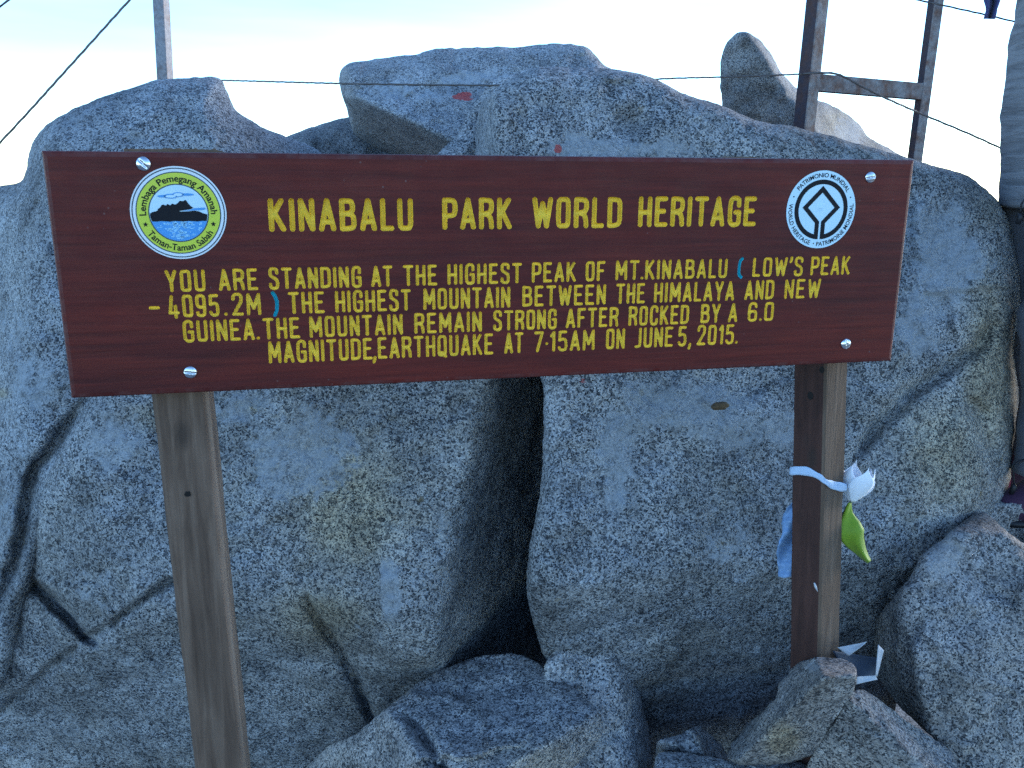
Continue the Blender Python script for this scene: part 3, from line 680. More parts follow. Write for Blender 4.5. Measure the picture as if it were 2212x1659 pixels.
def build_board():
    """front face with the letters routed into it; every letter groove is painted"""
    x0, x1, z0, z1 = -BW / 2 + CHAM, BW / 2 - CHAM, -BH / 2 + CHAM, BH / 2 - CHAM
    TILE = 0.0103; nx, nz = int(round((x1 - x0) / TILE)), int(round((z1 - z0) / TILE))
    tx, tz = (x1 - x0) / nx, (z1 - z0) / nz; SUB = 11
    segs = []                                              # a, b, radius, group
    for gi, (L, r, m) in enumerate(GROUPS):
        for pl in L:
            for a, b in zip(pl[:-1], pl[1:]): segs.append((a[0], a[1], b[0], b[1], r, gi))
    segs = np.array(segs)
    bV, bF = [], []; GV = [[] for _ in GROUPS]; GF = [[] for _ in GROUPS]
    def addv(V, u, v, dep): V.append((u, dep, BZ + v)); return len(V) - 1
    smin = np.minimum(segs[:, :2], segs[:, 2:4]); smax = np.maximum(segs[:, :2], segs[:, 2:4])
    for i in range(nx):
        for k in range(nz):
            u0, v0 = x0 + i * tx, z0 + k * tz
            pad = 0.006
            hit = (smin[:, 0] < u0 + tx + pad) & (smax[:, 0] > u0 - pad) & (smin[:, 1] < v0 + tz + pad) & (smax[:, 1] > v0 - pad)
            if not hit.any():
                q = [addv(bV, u0, v0, 0), addv(bV, u0 + tx, v0, 0), addv(bV, u0 + tx, v0 + tz, 0), addv(bV, u0, v0 + tz, 0)]
                bF.append(q); continue
            sg = segs[hit]
            us, vs = np.linspace(u0, u0 + tx, SUB + 1), np.linspace(v0, v0 + tz, SUB + 1)
            uu, vv = np.meshgrid(us, vs, indexing='ij'); pts = np.c_[uu.ravel(), vv.ravel()]
            a, b = sg[:, :2], sg[:, 2:4]; ab = b - a
            t = np.clip(((pts[:, None, :] - a[None]) * ab[None]).sum(2) / ((ab * ab).sum(1) + 1e-14)[None], 0, 1)
            q = a[None] + t[..., None] * ab[None]
            dd = np.hypot(pts[:, None, 0] - q[..., 0], pts[:, None, 1] - q[..., 1]) - sg[None, :, 4]
            am = dd.argmin(1); f = dd[np.arange(len(pts)), am]
            gid = sg[am, 5].astype(int); rr = sg[am, 4]
            # a slightly ragged routed edge
            f = f + 0.00022 * vnoise(np.c_[pts * 420, pts[:, :1] * 0], 5)
            f = np.where(np.abs(f) < 2e-6, 2e-6, f)
            dep = np.where(f < 0, 0.0075 * np.clip(1 - ((f + rr) / rr) ** 4, 0, 1) ** 0.8 * (rr / 0.0036), 0.0)
            F2, G2, D2 = f.reshape(SUB + 1, SUB + 1), gid.reshape(SUB + 1, SUB + 1), dep.reshape(SUB + 1, SUB + 1)
            if (F2 > 0).all():
                q4 = [addv(bV, u0, v0, 0), addv(bV, u0 + tx, v0, 0), addv(bV, u0 + tx, v0 + tz, 0), addv(bV, u0, v0 + tz, 0)]
                bF.append(q4); continue
            bc, gc = {}, {}
            def bv(key, u, v):
                if key not in bc: bc[key] = addv(bV, u, v, 0)
                return bc[key]
            def gv(g, key, u, v, d):
                kk = (g, key)
                if kk not in gc: gc[kk] = addv(GV[g], u, v, d)
                return gc[kk]
            for p in range(SUB):
                for s in range(SUB):
                    cs = [(p, s), (p + 1, s), (p + 1, s + 1), (p, s + 1)]
                    fv = [F2[c] for c in cs]
                    if min(fv) > 0:
                        bF.append([bv(c, us[c[0]], vs[c[1]]) for c in cs]); continue
                    g = G2[cs[int(np.argmin(fv))]]
                    if max(fv) < 0:
                        GF[g].append([gv(g, c, us[c[0]], vs[c[1]], D2[c]) for c in cs]); continue
                    for T in ((0, 1, 2), (0, 2, 3)):
                        bo, gr = [], []
                        for e in range(3):
                            c1, c2 = cs[T[e]], cs[T[(e + 1) % 3]]; f1, f2 = F2[c1], F2[c2]
                            if f1 > 0: bo.append(bv(c1, us[c1[0]], vs[c1[1]]))
                            else: gr.append(gv(g, c1, us[c1[0]], vs[c1[1]], D2[c1]))
                            if (f1 > 0) != (f2 > 0):
                                w = f1 / (f1 - f2); ku = us[c1[0]] * (1 - w) + us[c2[0]] * w; kv = vs[c1[1]] * (1 - w) + vs[c2[1]] * w
                                key = (min(c1, c2), max(c1, c2))
                                bo.append(bv(key, ku, kv)); gr.append(gv(g, key, ku, kv, 0.0))
                        if len(bo) >= 3: bF.append(bo)
                        if len(gr) >= 3: GF[g].append(gr)
    nfront = len(bV)
    # rounded arris, sides and back
    def ring(ins, y):
        return [addv(bV, -BW / 2 + ins, -BH / 2 + ins, y), addv(bV, BW / 2 - ins, -BH / 2 + ins, y), addv(bV, BW / 2 - ins, BH / 2 - ins, y), addv(bV, -BW / 2 + ins, BH / 2 - ins, y)]
    rgs = [ring(CHAM, 0.0), ring(CHAM * 0.42, 0.0012), ring(CHAM * 0.12, 0.0034), ring(0, 0.007), ring(0, BT - 0.002), ring(0.002, BT)]
    for A, B in zip(rgs[:-1], rgs[1:]):
        for q in range(4):
            w = (q + 1) % 4; bF.append([A[q], B[q], B[w], A[w]])
    bF.append(list(reversed(rgs[-1])))
    bo = link_mesh('board', bV, bF, M_BOARD, sign, smooth=False)
    at = bo.data.attributes.new('wear', 'FLOAT', 'POINT')
    at.data.foreach_set('value', np.r_[np.zeros(nfront), np.ones(len(bV) - nfront)].astype(np.float32))
    for (L, r, m), V, Fc in zip(GROUPS, GV, GF):
        o = link_mesh('lettering', V, Fc, m, sign)
        if m is M_CYAN: o['label'] = 'cyan painted bracket'
build_board()

# ---- posts
def post(name, cx, cy, w, d, rot, z0, z1, mat, palefn=None, seed=1, parent=sign, ch=0.004, lean=0.0):
    """a sawn timber post with eased, slightly uneven arrises; local to its parent"""
    sec = []
    for sx, sy in ((-1, -1), (1, -1), (1, 1), (-1, 1)):
        x, y = sx * w / 2, sy * d / 2
        a, b = (x, y - sy * ch), (x - sx * ch, y)
        sec += ([a, b] if sx * sy > 0 else [b, a])
    n = len(sec); N = 60; V = []; Fc = []
    c, s = math.cos(rot), math.sin(rot)
    for i in range(N + 1):
        z = z0 + (z1 - z0) * i / N
        for j, (x, y) in enumerate(sec):
            k = 1 + 0.018 * math.sin(z * 9 + j * 1.7 + seed) * math.sin(z * 23 + j + seed) + random.uniform(-0.005, 0.005)
            V.append((cx + lean * (z1 - 0.3 - z) + (x * c - y * s) * k, cy + (x * s + y * c) * k, z))
    for i in range(N):
        for j in range(n):
            k = (j + 1) % n; Fc.append((i * n + j, i * n + k, (i + 1) * n + k, (i + 1) * n + j))
    Fc.append(tuple(reversed(range(n)))); Fc.append(tuple(range(N * n, N * n + n)))
    o = link_mesh(name, V, Fc, mat, parent, smooth=False)
    at = o.data.attributes.new('pale', 'FLOAT', 'POINT')
    pal = np.zeros(len(V))
    if palefn:
        for i, v in enumerate(V): pal[i] = palefn(i % n, v[2])
    at.data.foreach_set('value', pal.astype(np.float32))
    return o
def to_local(p):
    d = np.asarray(p) - np.array([BC[0], BC[1], 0]); c, s = math.cos(-YAW), math.sin(-YAW)
    return np.array([d[0] * c - d[1] * s, d[0] * s + d[1] * c, d[2]])
# section corners: 0,1 front-left  2,3 front-right  4,5 back-right  6,7 back-left
PLX, PRX = -0.493, 0.543
post_left = post('post', PLX, BT + 0.040, 0.076, 0.072, R(0), -0.3, BZ + BH / 2 + 0.004, M_POST_L,
                 lambda j, z: 0.5 if j == 3 else (0.35 if j == 4 else 0.0), 1, ch=0.007, lean=0.017)
post_right = post('post', PRX, BT + 0.048, 0.066, 0.062, R(-68), -0.3, BZ + BH / 2 - 0.03, M_POST_R, None, 2, lean=0.08)
# the fresh, unstained right face of the right post
def pale_face():
    me = post_right.data
    me.materials.append(wood_post('bare_brown_wood', [(0.06, 0.038, 0.027), (0.115, 0.076, 0.053), (0.18, 0.125, 0.092)]))
    for p in me.polygons:
        if set(v % 8 for v in p.vertices) <= {2, 3, 4, 5} and len(p.vertices) == 4 and (3 in [v % 8 for v in p.vertices] or 4 in [v % 8 for v in p.vertices]):
            p.material_index = 1
pale_face()

# ---- round head bolts with a slot
def bolt(u, v, r, ang):
    V = [(0, 0, 0)]; Fc = []; NR, NA = 7, 32
    prof = lambda q: 0.42 * r * math.sqrt(max(0, 1 - q ** 2))
    def hgt(x, y, q):
        xs = x * math.cos(ang) + y * math.sin(ang)
        h = prof(q)
        return min(h, 0.16 * r) if abs(xs) < 0.13 * r else h
    V = []; n = 21; idx = {}
    for i in range(n):
        for j in range(n):
            a, b = 2 * i / (n - 1) - 1, 2 * j / (n - 1) - 1
            x = a * math.sqrt(1 - b * b / 2) * r; y = b * math.sqrt(1 - a * a / 2) * r
            q = min(1, math.hypot(x, y) / r)
            idx[i, j] = len(V); V.append((u + x, -hgt(x, y, q) - 0.0006, BZ + v + y))
    for i in range(n - 1):
        for j in range(n - 1): Fc.append((idx[i, j], idx[i + 1, j], idx[i + 1, j + 1], idx[i, j + 1]))
    o = link_mesh('bolt', V, Fc, M_STEEL, sign)
    return o
bolt(-0.5052, 0.1458, 0.0092, R(40)); bolt(-0.4700, -0.1309, 0.0088, R(80)); bolt(0.5486, 0.1341, 0.0088, R(100)); bolt(0.5358, -0.1283, 0.0088, R(10))

# ---- stickers
def disc(name, u, v, r0, r1, lift, mat, parent, n=96, a0=0.0, a1=2 * math.pi, sq=1.0):
    V, Fc = [], []
    full = abs(a1 - a0 - 2 * math.pi) < 1e-6; cnt = n if full else n + 1
    for i in range(cnt):
        a = a0 + (a1 - a0) * i / n
        for r in ((r0, r1) if r0 > 0 else (r1,)):
            V.append((u + r * math.cos(a), -lift, BZ + v + r * math.sin(a) * sq))
    if r0 > 0:
        for i in range(n):
            k = (i + 1) % cnt; Fc.append((2 * i, 2 * i + 1, 2 * k + 1, 2 * k))
    else: Fc.append(tuple(range(cnt)))
    return link_mesh(name, V, Fc, mat, parent, smooth=False)
def flat(name, polys, lift, mat, parent):
    V, Fc = [], []
    for pl in polys:
        res = delaunay_2d_cdt([Vector(p) for p in pl], [(i, (i + 1) % len(pl)) for i in range(len(pl))], [], 1, 1e-7)
        b = len(V)
        V += [(p[0], -lift, BZ + p[1]) for p in res[0]]
        for f in res[2]:
            a = [res[0][i] for i in f]
            ar = (a[1] - a[0]).cross(a[2] - a[0])
            Fc.append([b + i for i in (f if ar > 0 else reversed(f))])
    return link_mesh(name, V, Fc, mat, parent, smooth=False)
def arc_text(text, u, v, rad, size, mid_deg, span_deg, lift, mat, parent, inward=False, weight=0.0, sq=1.0):
    """text bent round a circle; mid_deg is the angle of its middle, span_deg the angle it fills"""
    cu = bpy.data.curves.new('emblem_text', 'FONT'); cu.body = text; cu.size = size; cu.offset = weight; cu.resolution_u = 4
    ob = bpy.data.objects.new('tmp_text', cu); COL.objects.link(ob)
    dg = bpy.context.evaluated_depsgraph_get(); dg.update()
    me = bpy.data.meshes.new_from_object(ob.evaluated_get(dg))
    bpy.data.objects.remove(ob); bpy.data.curves.remove(cu)
    bm = bmesh.new(); bm.from_mesh(me); bpy.data.meshes.remove(me)
    for _ in range(2):
        long_e = [e for e in bm.edges if e.calc_length() > size * 0.35]
        if long_e: bmesh.ops.subdivide_edges(bm, edges=long_e, cuts=1)
    bmesh.ops.triangulate(bm, faces=bm.faces)
    xs = [q.co.x for q in bm.verts]; xa, xb = min(xs), max(xs); k = R(span_deg) / (xb - xa)
    cap = size * 0.36
    for q in bm.verts:
        t = (q.co.x - (xa + xb) / 2) * k
        if inward: a = R(mid_deg) + t; r = rad - (q.co.y - cap)
        else: a = R(mid_deg) - t; r = rad + (q.co.y - cap)
        q.co = Vector((u + r * math.cos(a), -lift, BZ + v + r * math.sin(a) * sq))
    me2 = bpy.data.meshes.new('emblem_text'); bm.to_mesh(me2); bm.free()
    o = bpy.data.objects.new('emblem_text', me2); COL.objects.link(o); o.parent = parent; me2.materials.append(mat)
    return o
def star(u, v, r, rot):
    return [(u + (r if i % 2 == 0 else r * 0.42) * math.cos(rot + i * math.pi / 5), v + (r if i % 2 == 0 else r * 0.42) * math.sin(rot + i * math.pi / 5)) for i in range(10)]

def left_emblem():
    u, v = -0.4672, 0.0836; r = 0.0598; LZ = 0.0003
    base = disc('emblem', u, v, 0, r, LZ * 2, M_WHITE, sign)
    base['label'] = 'round sticker with yellow ring, black mountain and blue sea'
    L = lambda k: LZ * (2 + k)
    disc('ring', u, v, r * 0.945, r * 0.967, L(1), M_NAVY, base)
    disc('ring', u, v, r * 0.862, r * 0.884, L(1), M_NAVY, base)
    disc('yellow_ring', u, v, r * 0.625, r * 0.862, L(1.05), M_STKYEL, base)
    disc('ring', u, v, r * 0.605, r * 0.627, L(2), M_NAVY, base)
    disc('sky_panel', u, v, 0, r * 0.605, L(1.5), M_STKBLUE, base)
    q = r * 0.603
    # sea: the lower cap of the circle
    def cap(h, below=True, n=40):
        a0 = math.asin(h); pts = []
        for i in range(n + 1):
            a = (math.pi - a0) + (math.pi + 2 * a0) * i / n
            pts.append((u + q * math.cos(a), v + q * math.sin(a)))
        return pts
    flat('sea_panel', [cap(-0.28)], L(2.2), M_SEA, base)
    glints = []
    rs = random.Random(4)
    for _ in range(150):
        x, y = rs.gauss(0.0, 0.36), rs.uniform(-0.95, -0.31)
        if x * x + y * y > 0.84: continue
        w, h = rs.uniform(.02, .075), rs.uniform(.010, .03) * (1.6 if abs(x) < .25 else .8)
        glints.append([(u + q * (x + w * math.cos(t) * (1 + .3 * math.sin(3 * t))), v + q * (y + h * math.sin(t))) for t in [i * math.pi / 4 for i in range(8)]])
    flat('sea_glint', glints, L(3.1), M_SEAL, base)
    prof = [(-1, -.02), (-.9, .04), (-.8, .06), (-.72, .09), (-.70, .15), (-.62, .20), (-.56, .29), (-.50, .31), (-.45, .28), (-.41, .27), (-.36, .33), (-.30, .29), (-.26, .28), (-.20, .34), (-.14, .32), (-.10, .30), (-.05, .33), (0, .36), (.03, .40), (.08, .44), (.13, .43), (.2, .43), (.27, .475), (.31, .42), (.36, .33), (.44, .24), (.52, .19), (.42, .14), (.30, .12), (.10, .09), (.02, .075), (.06, .06), (.30, .06), (.55, .085), (.70, .06), (.82, 0), (.99, -.05)]
    pts = []
    for x, y in prof:
        if x * x + y * y > .98: k = .985 / math.hypot(x, y); x, y = x * k, y * k
        pts.append((u + q * x, v + q * y))
    h = -0.29
    for i in range(9):
        a = -0.06 - (math.asin(0.29) - 0.06) * i / 8
        pts.append((u + q * .985 * math.cos(a), v + q * .985 * math.sin(a)))
    for i in range(1, 12):
        t = i / 12; x = .95 - 1.9 * t
        pts.append((u + q * x, v + q * (h + 0.012 * math.sin(i * 2.1))))
    for i in range(8):
        a = math.pi + math.asin(0.29) - (math.asin(.29) - 0.03) * i / 8
        pts.append((u + q * .985 * math.cos(a), v + q * .985 * math.sin(a)))
    flat('mountain', [pts], L(3.3), M_BLACK, base)
    def blob(cx, cy, rx, ry, n=20): return [(u + q * (cx + rx * math.cos(2 * math.pi * i / n)), v + q * (cy + ry * math.sin(2 * math.pi * i / n))) for i in range(n)]
    flat('cloud', [blob(-.48, .60, .20, .045), blob(.33, .66, .24, .045), blob(-.23, .60, .24, .085), blob(.03, .66, .20, .085),
                   [(u + q * x, v + q * y) for x, y in ((.10, .088), (.42, .125), (.55, .175), (.92, .20), (.94, .13), (.75, .10), (.40, .088))]], L(3.6), M_SEA, base)
    flat('cloud', [blob(-.23, .598, .17, .05), blob(.03, .658, .15, .055)], L(4.2), M_STKBLUE, base)
    arc_text('Lembaga Pemegang Amanah', u, v, r * 0.745, 0.0118, 91, 186, L(2.4), M_BLACK, base, weight=0.0002)
    arc_text('Taman-Taman Sabah', u, v, r * 0.745, 0.0118, 270, 116, L(2.4), M_BLACK, base, inward=True, weight=0.0002)
    flat('star', [star(u + r * .745 * math.cos(R(199)), v + r * .745 * math.sin(R(199)), r * .062, R(90))], L(2.4), M_BLACK, base)
    flat('star', [star(u + r * .745 * math.cos(R(-19)), v + r * .745 * math.sin(R(-19)), r * .062, R(90))], L(2.4), M_BLACK, base)
left_emblem()

def right_emblem():
    u, v = 0.4688, 0.0852; r = 0.0588; LZ = 0.0003
    base = disc('emblem', u, v, 0, r, LZ * 2, M_STKBLUE, sign)
    base['label'] = 'round pale sticker with a dark circle round a square emblem'
    L = lambda k: LZ * (2 + k)
    ro, ri = r * 0.770, r * 0.652
    a0 = -math.pi / 2 + 0.075
    # circle that runs into the square: one continuous band, open at the bottom
    disc('emblem_circle', u, v, ri, ro, L(1), M_BLACK, base, a0=a0 + 0.02, a1=a0 + 2 * math.pi - 0.17)
    def pt(x, y): return (u + r * x, v + r * y)
    w = .118
    left = [pt(-.030, -.765), pt(-.030, -.305), pt(-.385, .055), pt(0, .44), pt(0, .61), pt(-.545, .055), pt(-.148, -.345), pt(-.148, -.655), pt(-.16, -.75)]
    right = [(2 * u - x, y) for x, y in left]
    flat('emblem_square', [left, right], L(1.4), M_BLACK, base)
    arc_text('PATRIMONIO MUNDIAL', u, v, r * .885, 0.0092, 90 - 2, 112, L(1), M_BLACK, base, weight=0.00012)
    arc_text('WORLD HERITAGE', u, v, r * .885, 0.0092, 212, 84, L(1), M_BLACK, base, inward=True, weight=0.00012)
    arc_text('PATRIMOINE MONDIAL', u, v, r * .885, 0.0092, 318, 103, L(1), M_BLACK, base, inward=True, weight=0.00012)
    for dg in (158, 21, 261): disc('dot', u + r * .885 * math.cos(R(dg)), v + r * .885 * math.sin(R(dg)), 0, r * .018, L(1), M_BLACK, base, 12)
    # the nail head that dents the sticker's middle
    V = []; Fc = []
    for i in range(6):
        for j in range(20):
            q = i / 5; a = 2 * math.pi * j / 20; V.append((u - .002 + q * .008 * math.cos(a), -(L(1) + .0012 * (1 - q) ** 2 - .0002), BZ + v + .004 + q * .008 * math.sin(a)))
    for i in range(5):
        for j in range(20):
            k = (j + 1) % 20; Fc.append((i * 20 + j, (i + 1) * 20 + j, (i + 1) * 20 + k, i * 20 + k))
    link_mesh('nail_dent', V, Fc, M_STKBLUE, base)
right_emblem()

# splintered post tops that show above the board, nail holes, a staple
def splinter(u0, u1, h, y):
    n = 24; V = []; Fc = []
    rs = random.Random(int(u0 * 1000))
    for i in range(n + 1):
        t = i / n; x = u0 + (u1 - u0) * t
        hh = h * min(1, 6 * t, 6 * (1 - t)) * (0.6 + 0.4 * rs.random())
        for yy in (y, y + 0.012):
            V.append((x, yy, BZ + BH / 2 - 0.006)); V.append((x, yy, BZ + BH / 2 + max(hh, 0.0006)))
    for i in range(n):
        a, b = 4 * i, 4 * i + 4
        Fc += [(a, b, b + 1, a + 1), (a + 2, a + 3, b + 3, b + 2), (a + 1, b + 1, b + 3, a + 3)]
    return link_mesh('splinter', V, Fc, M_CHAR, sign, smooth=False)
splinter(-0.500, -0.405, 0.006, BT + 0.003); splinter(0.30, 0.37, 0.0025, BT - 0.012)
def hole(parent_obj, wx, wz, face_y, rad):
    n = 14; V = [(wx + rad * math.cos(2 * math.pi * i / n) * random.uniform(.8, 1.1), face_y, wz + rad * math.sin(2 * math.pi * i / n) * random.uniform(.8, 1.1)) for i in range(n)]
    o = link_mesh('nail_hole', V, [tuple(range(n))], M_HOLE, parent_obj, smooth=False)
    return o
def hole_r(px, py, rad):
    p = to_local(P(px, py, 1.40)); x, y, z = p; c, s = math.cos(R(-68)), math.sin(R(-68)); ox = PRX + 0.08 * (BZ + BH / 2 - 0.33 - z)
    # onto the post's dark front face: local plane y' = -d/2
    yl = -0.031 - 0.0008; xl = ((x - ox) + yl * s) / c
    xl = max(-0.02, min(0.026, xl)); n = 12
    V = [(ox + (xl + rad * math.cos(2 * math.pi * i / n)) * c - yl * s, BT + 0.048 + (xl + rad * math.cos(2 * math.pi * i / n)) * s + yl * c, z + rad * 1.2 * math.sin(2 * math.pi * i / n)) for i in range(n)]
    link_mesh('nail_hole', V, [tuple(range(n))], M_HOLE, post_right, smooth=False)
hole_r(1766, 862, 0.006); hole_r(1780, 800, 0.005)
h1 = to_local(P(409, 1058, 1.19)); hole(post_left, h1[0], h1[2], BT + 0.0026, 0.0048)

# ------------------------------------------------------------------ fence behind the rocks
def tube(path, r, n=8, twist=False):
    path = np.asarray(path, float); V, Fc = [], []
    up = np.array([0.13, 0.21, 0.97])
    for i, p in enumerate(path):
        t = path[min(i + 1, len(path) - 1)] - path[max(i - 1, 0)]; t /= np.linalg.norm(t) + 1e-12
        a = np.cross(t, up); a /= np.linalg.norm(a) + 1e-9; b = np.cross(t, a)
        for j in range(n):
            th = 2 * math.pi * j / n + (i * 0.9 if twist else 0)
            rr = r[i] if hasattr(r, '__len__') else r
            if twist: rr = rr * (1 + 0.16 * math.cos(3 * th - i * 2.7))
            V.append(p + rr * (a * math.cos(th) + b * math.sin(th)))
    for i in range(len(path) - 1):
        for j in range(n):
            k = (j + 1) % n; Fc.append((i * n + j, i * n + k, (i + 1) * n + k, (i + 1) * n + j))
    Fc.append(tuple(reversed(range(n)))); Fc.append(tuple(range((len(path) - 1) * n, len(path) * n)))
    return V, Fc
def bar(p0, p1, w, d, rot):
    """square-section bar from p0 to p1; rot turns the section about the bar"""
    p0, p1 = np.asarray(p0), np.asarray(p1); t = (p1 - p0) / np.linalg.norm(p1 - p0)
    ref = np.array([1.0, 0, 0]) if abs(t[2]) > 0.6 else np.array([0, 0, 1.0])
    a = ref - t * (ref @ t); a /= np.linalg.norm(a); b = np.cross(t, a)
    c, s = math.cos(rot), math.sin(rot); a, b = a * c + b * s, -a * s + b * c
    V, Fc = [], []; N = 14; e = min(w, d) * 0.06
    sec = [(-w/2, -d/2 + e), (-w/2 + e, -d/2), (w/2 - e, -d/2), (w/2, -d/2 + e), (w/2, d/2 - e), (w/2 - e, d/2), (-w/2 + e, d/2), (-w/2, d/2 - e)]
    for i in range(N + 1):
        p = p0 + (p1 - p0) * i / N
        for x, y in sec: V.append(p + a * x + b * y)
    for i in range(N):
        for j in range(8):
            k = (j + 1) % 8; Fc.append((i * 8 + j, i * 8 + k, (i + 1) * 8 + k, (i + 1) * 8 + j))
    Fc.append(tuple(reversed(range(8)))); Fc.append(tuple(range(N * 8, N * 8 + 8)))
    return V, Fc
def ext(p0, p1, f0, f1):
    p0, p1 = np.asarray(p0), np.asarray(p1); d = p1 - p0
    return p0 - d * f0, p1 + d * f1
def grounded(p_top, p_bot):
    """carry a post down to the terrain"""
    return ext(p_top, p_bot, 1.2, 2.6)
YF = 2.75
a, b = grounded(P(348, 0, 3.1), P(357, 172, 3.1))
V, Fc = bar(a, b, 0.040, 0.040, R(12))
o = link_mesh('fence_post', np.array(V), Fc, M_FENCE2, loc=b, smooth=False)
tag(o, 'single grey fence post behind the left peak', 'post')
frame = empty('metal_frame', tuple(P(1866, 700, YF)))
tag(frame, 'rusty ladder-like fence frame of two posts and a crossbar', 'fence')
org = np.array(frame.location)
ta, tb = P(1766, 0, YF), P(1736, 280, YF)
a, b = ext(ta, tb, 1.0, 2.2); V, Fc = bar(a, b, 0.048, 0.048, R(-33))
link_mesh('post', np.array(V) - org, Fc, M_FENCE, frame, smooth=False)
ta2, tb2 = P(2022, 0, YF + 0.12), P(1977, 337, YF + 0.12)
a, b = ext(ta2, tb2, 1.0, 2.0); V, Fc = bar(a, b, 0.034, 0.034, R(-14))
link_mesh('post', np.array(V) - org, Fc, M_FENCE, frame, smooth=False)
V, Fc = bar(P(1752, 178, YF), P(1996, 199, YF + 0.12), 0.050, 0.026, R(0))
link_mesh('crossbar', np.array(V) - org, Fc, M_FENCE, frame, smooth=False)

def cable(pts, label, r=0.0036, sag=0.0):
    pts = [np.asarray(p) for p in pts]; path = catmull3(pts, 0.02)
    V, Fc = tube(path, r, 9, True)
    o = link_mesh('wire_rope', V, Fc, M_CABLE, loc=path[len(path) // 2])
    tag(o, label, 'wire rope', 'wire ropes of the fence')
def catmull3(pts, step):
    pts = np.asarray(pts, float); out = []; n = len(pts)
    for i in range(n - 1):
        p0, p1, p2, p3 = pts[max(i - 1, 0)], pts[i], pts[i + 1], pts[min(i + 2, n - 1)]
        L = np.linalg.norm(p2 - p1); k = max(2, int(L / step))
        for j in range(k):
            t = j / k; m1, m2 = (p2 - p0) * .5, (p3 - p1) * .5
            h = (2*t**3 - 3*t**2 + 1, t**3 - 2*t**2 + t, -2*t**3 + 3*t**2, t**3 - t**2)
            out.append(h[0]*p1 + h[1]*m1 + h[2]*p2 + h[3]*m2)
    out.append(pts[-1]); return np.array(out)
M_FRAME_SHADE = rusty('dark_brown_frame_shade', (0.040, 0.034, 0.045), (0.07, 0.035, 0.028), 0.5)  # shade put into the colour of the posts' left faces and crossbar underside
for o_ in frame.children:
    o_.data.materials.append(M_FRAME_SHADE)
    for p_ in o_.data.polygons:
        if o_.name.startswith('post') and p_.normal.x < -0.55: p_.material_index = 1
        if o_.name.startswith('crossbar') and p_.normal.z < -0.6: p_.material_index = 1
cable([P(-1600, 1700, 2.3), P(-300, 622, 2.6), P(0, 308, 2.7), P(140, 155, 2.75), P(280, 0, 2.8), P(430, -165, 2.85), P(900, -640, 3.0)], 'wire rope slanting across the sky at the upper left', 0.0034)
cable([P(-1500, 1150, 2.5), P(-120, 105, 2.6), P(0, 14, 2.6), P(25, -5, 2.6), P(120, -80, 2.6), P(500, -400, 2.7)], 'short piece of wire rope in the very top left corner', 0.0026)
cable([P(357, 172, 3.06), P(480, 173.5, 2.9), P(740, 180.5, 2.46), P(900, 183, 2.42), P(1060, 184.5, 2.40), P(1250, 182, 2.42), P(1440, 170, 2.55), P(1580, 166, 2.66), P(1735, 160, 2.70)], 'level wire rope running in front of the overhanging boulder', 0.0026)
cable([P(1735, 160, 2.70), P(1775, 157, 2.69), P(1815, 162, 2.69), P(1860, 186, 2.70), P(1920, 215, 2.72), P(2000, 250, 2.80), P(2100, 292, 2.76), P(2200, 338, 2.72), P(2420, 440, 2.6), P(3100, 770, 2.3)], 'wire rope drooping over the crossbar of the rusty frame', 0.0034)
cable([P(1900, -18, 2.85), P(1984, 0, 2.84), P(2080, 21, 2.82), P(2180, 44, 2.80), P(2400, 100, 2.7), P(3200, 330, 2.4)], 'wire rope behind the hanging navy cloth at the upper right', 0.0028)

def cloth_sheet(name, rows, mat, thick=0.0015, parent=None, loc=None):
    """rows of points -> a thin two-sided sheet with real thickness"""
    A = np.array(rows, float); n, m = A.shape[:2]
    du = np.gradient(A, axis=1); dv = np.gradient(A, axis=0); nn = np.cross(du, dv); nn /= np.linalg.norm(nn, axis=2)[..., None] + 1e-12
    V = np.vstack([(A + nn * thick / 2).reshape(-1, 3), (A - nn * thick / 2).reshape(-1, 3)]); Fc = []
    N = n * m
    for i in range(n - 1):
        for j in range(m - 1):
            a, b, c, d = i * m + j, i * m + j + 1, (i + 1) * m + j + 1, (i + 1) * m + j
            Fc += [(a, b, c, d), (N + d, N + c, N + b, N + a)]
    bd = [(0, j) for j in range(m)] + [(i, m - 1) for i in range(1, n)] + [(n - 1, j) for j in range(m - 2, -1, -1)] + [(i, 0) for i in range(n - 2, 0, -1)]
    bi = [i * m + j for i, j in bd]
    for q in range(len(bi)):
        w = (q + 1) % len(bi); Fc.append((bi[w], bi[q], N + bi[q], N + bi[w]))
    return link_mesh(name, V, Fc, mat, parent, loc=loc)
rows = []
for i in range(16):
    t = i / 15; y = -150 + (41 + 150) * t
    xl, xr = np.interp(y, [-150, 0, 12, 20, 41], [2118, 2126, 2130, 2130, 2126]), np.interp(y, [-150, 0, 15, 35, 41], [2175, 2160, 2156, 2150, 2148])
    rows.append([P(xl + (xr - xl) * s, y, 2.80 + 0.022 * math.cos(s * 7 + t * 3)) for s in np.linspace(0, 1, 12)])
o = cloth_sheet('cloth', rows, M_NAVYCL, 0.006, loc=P(2140, 40, 2.80))
tag(o, 'narrow piece of navy blue cloth hanging down to the upper right wire', 'cloth')

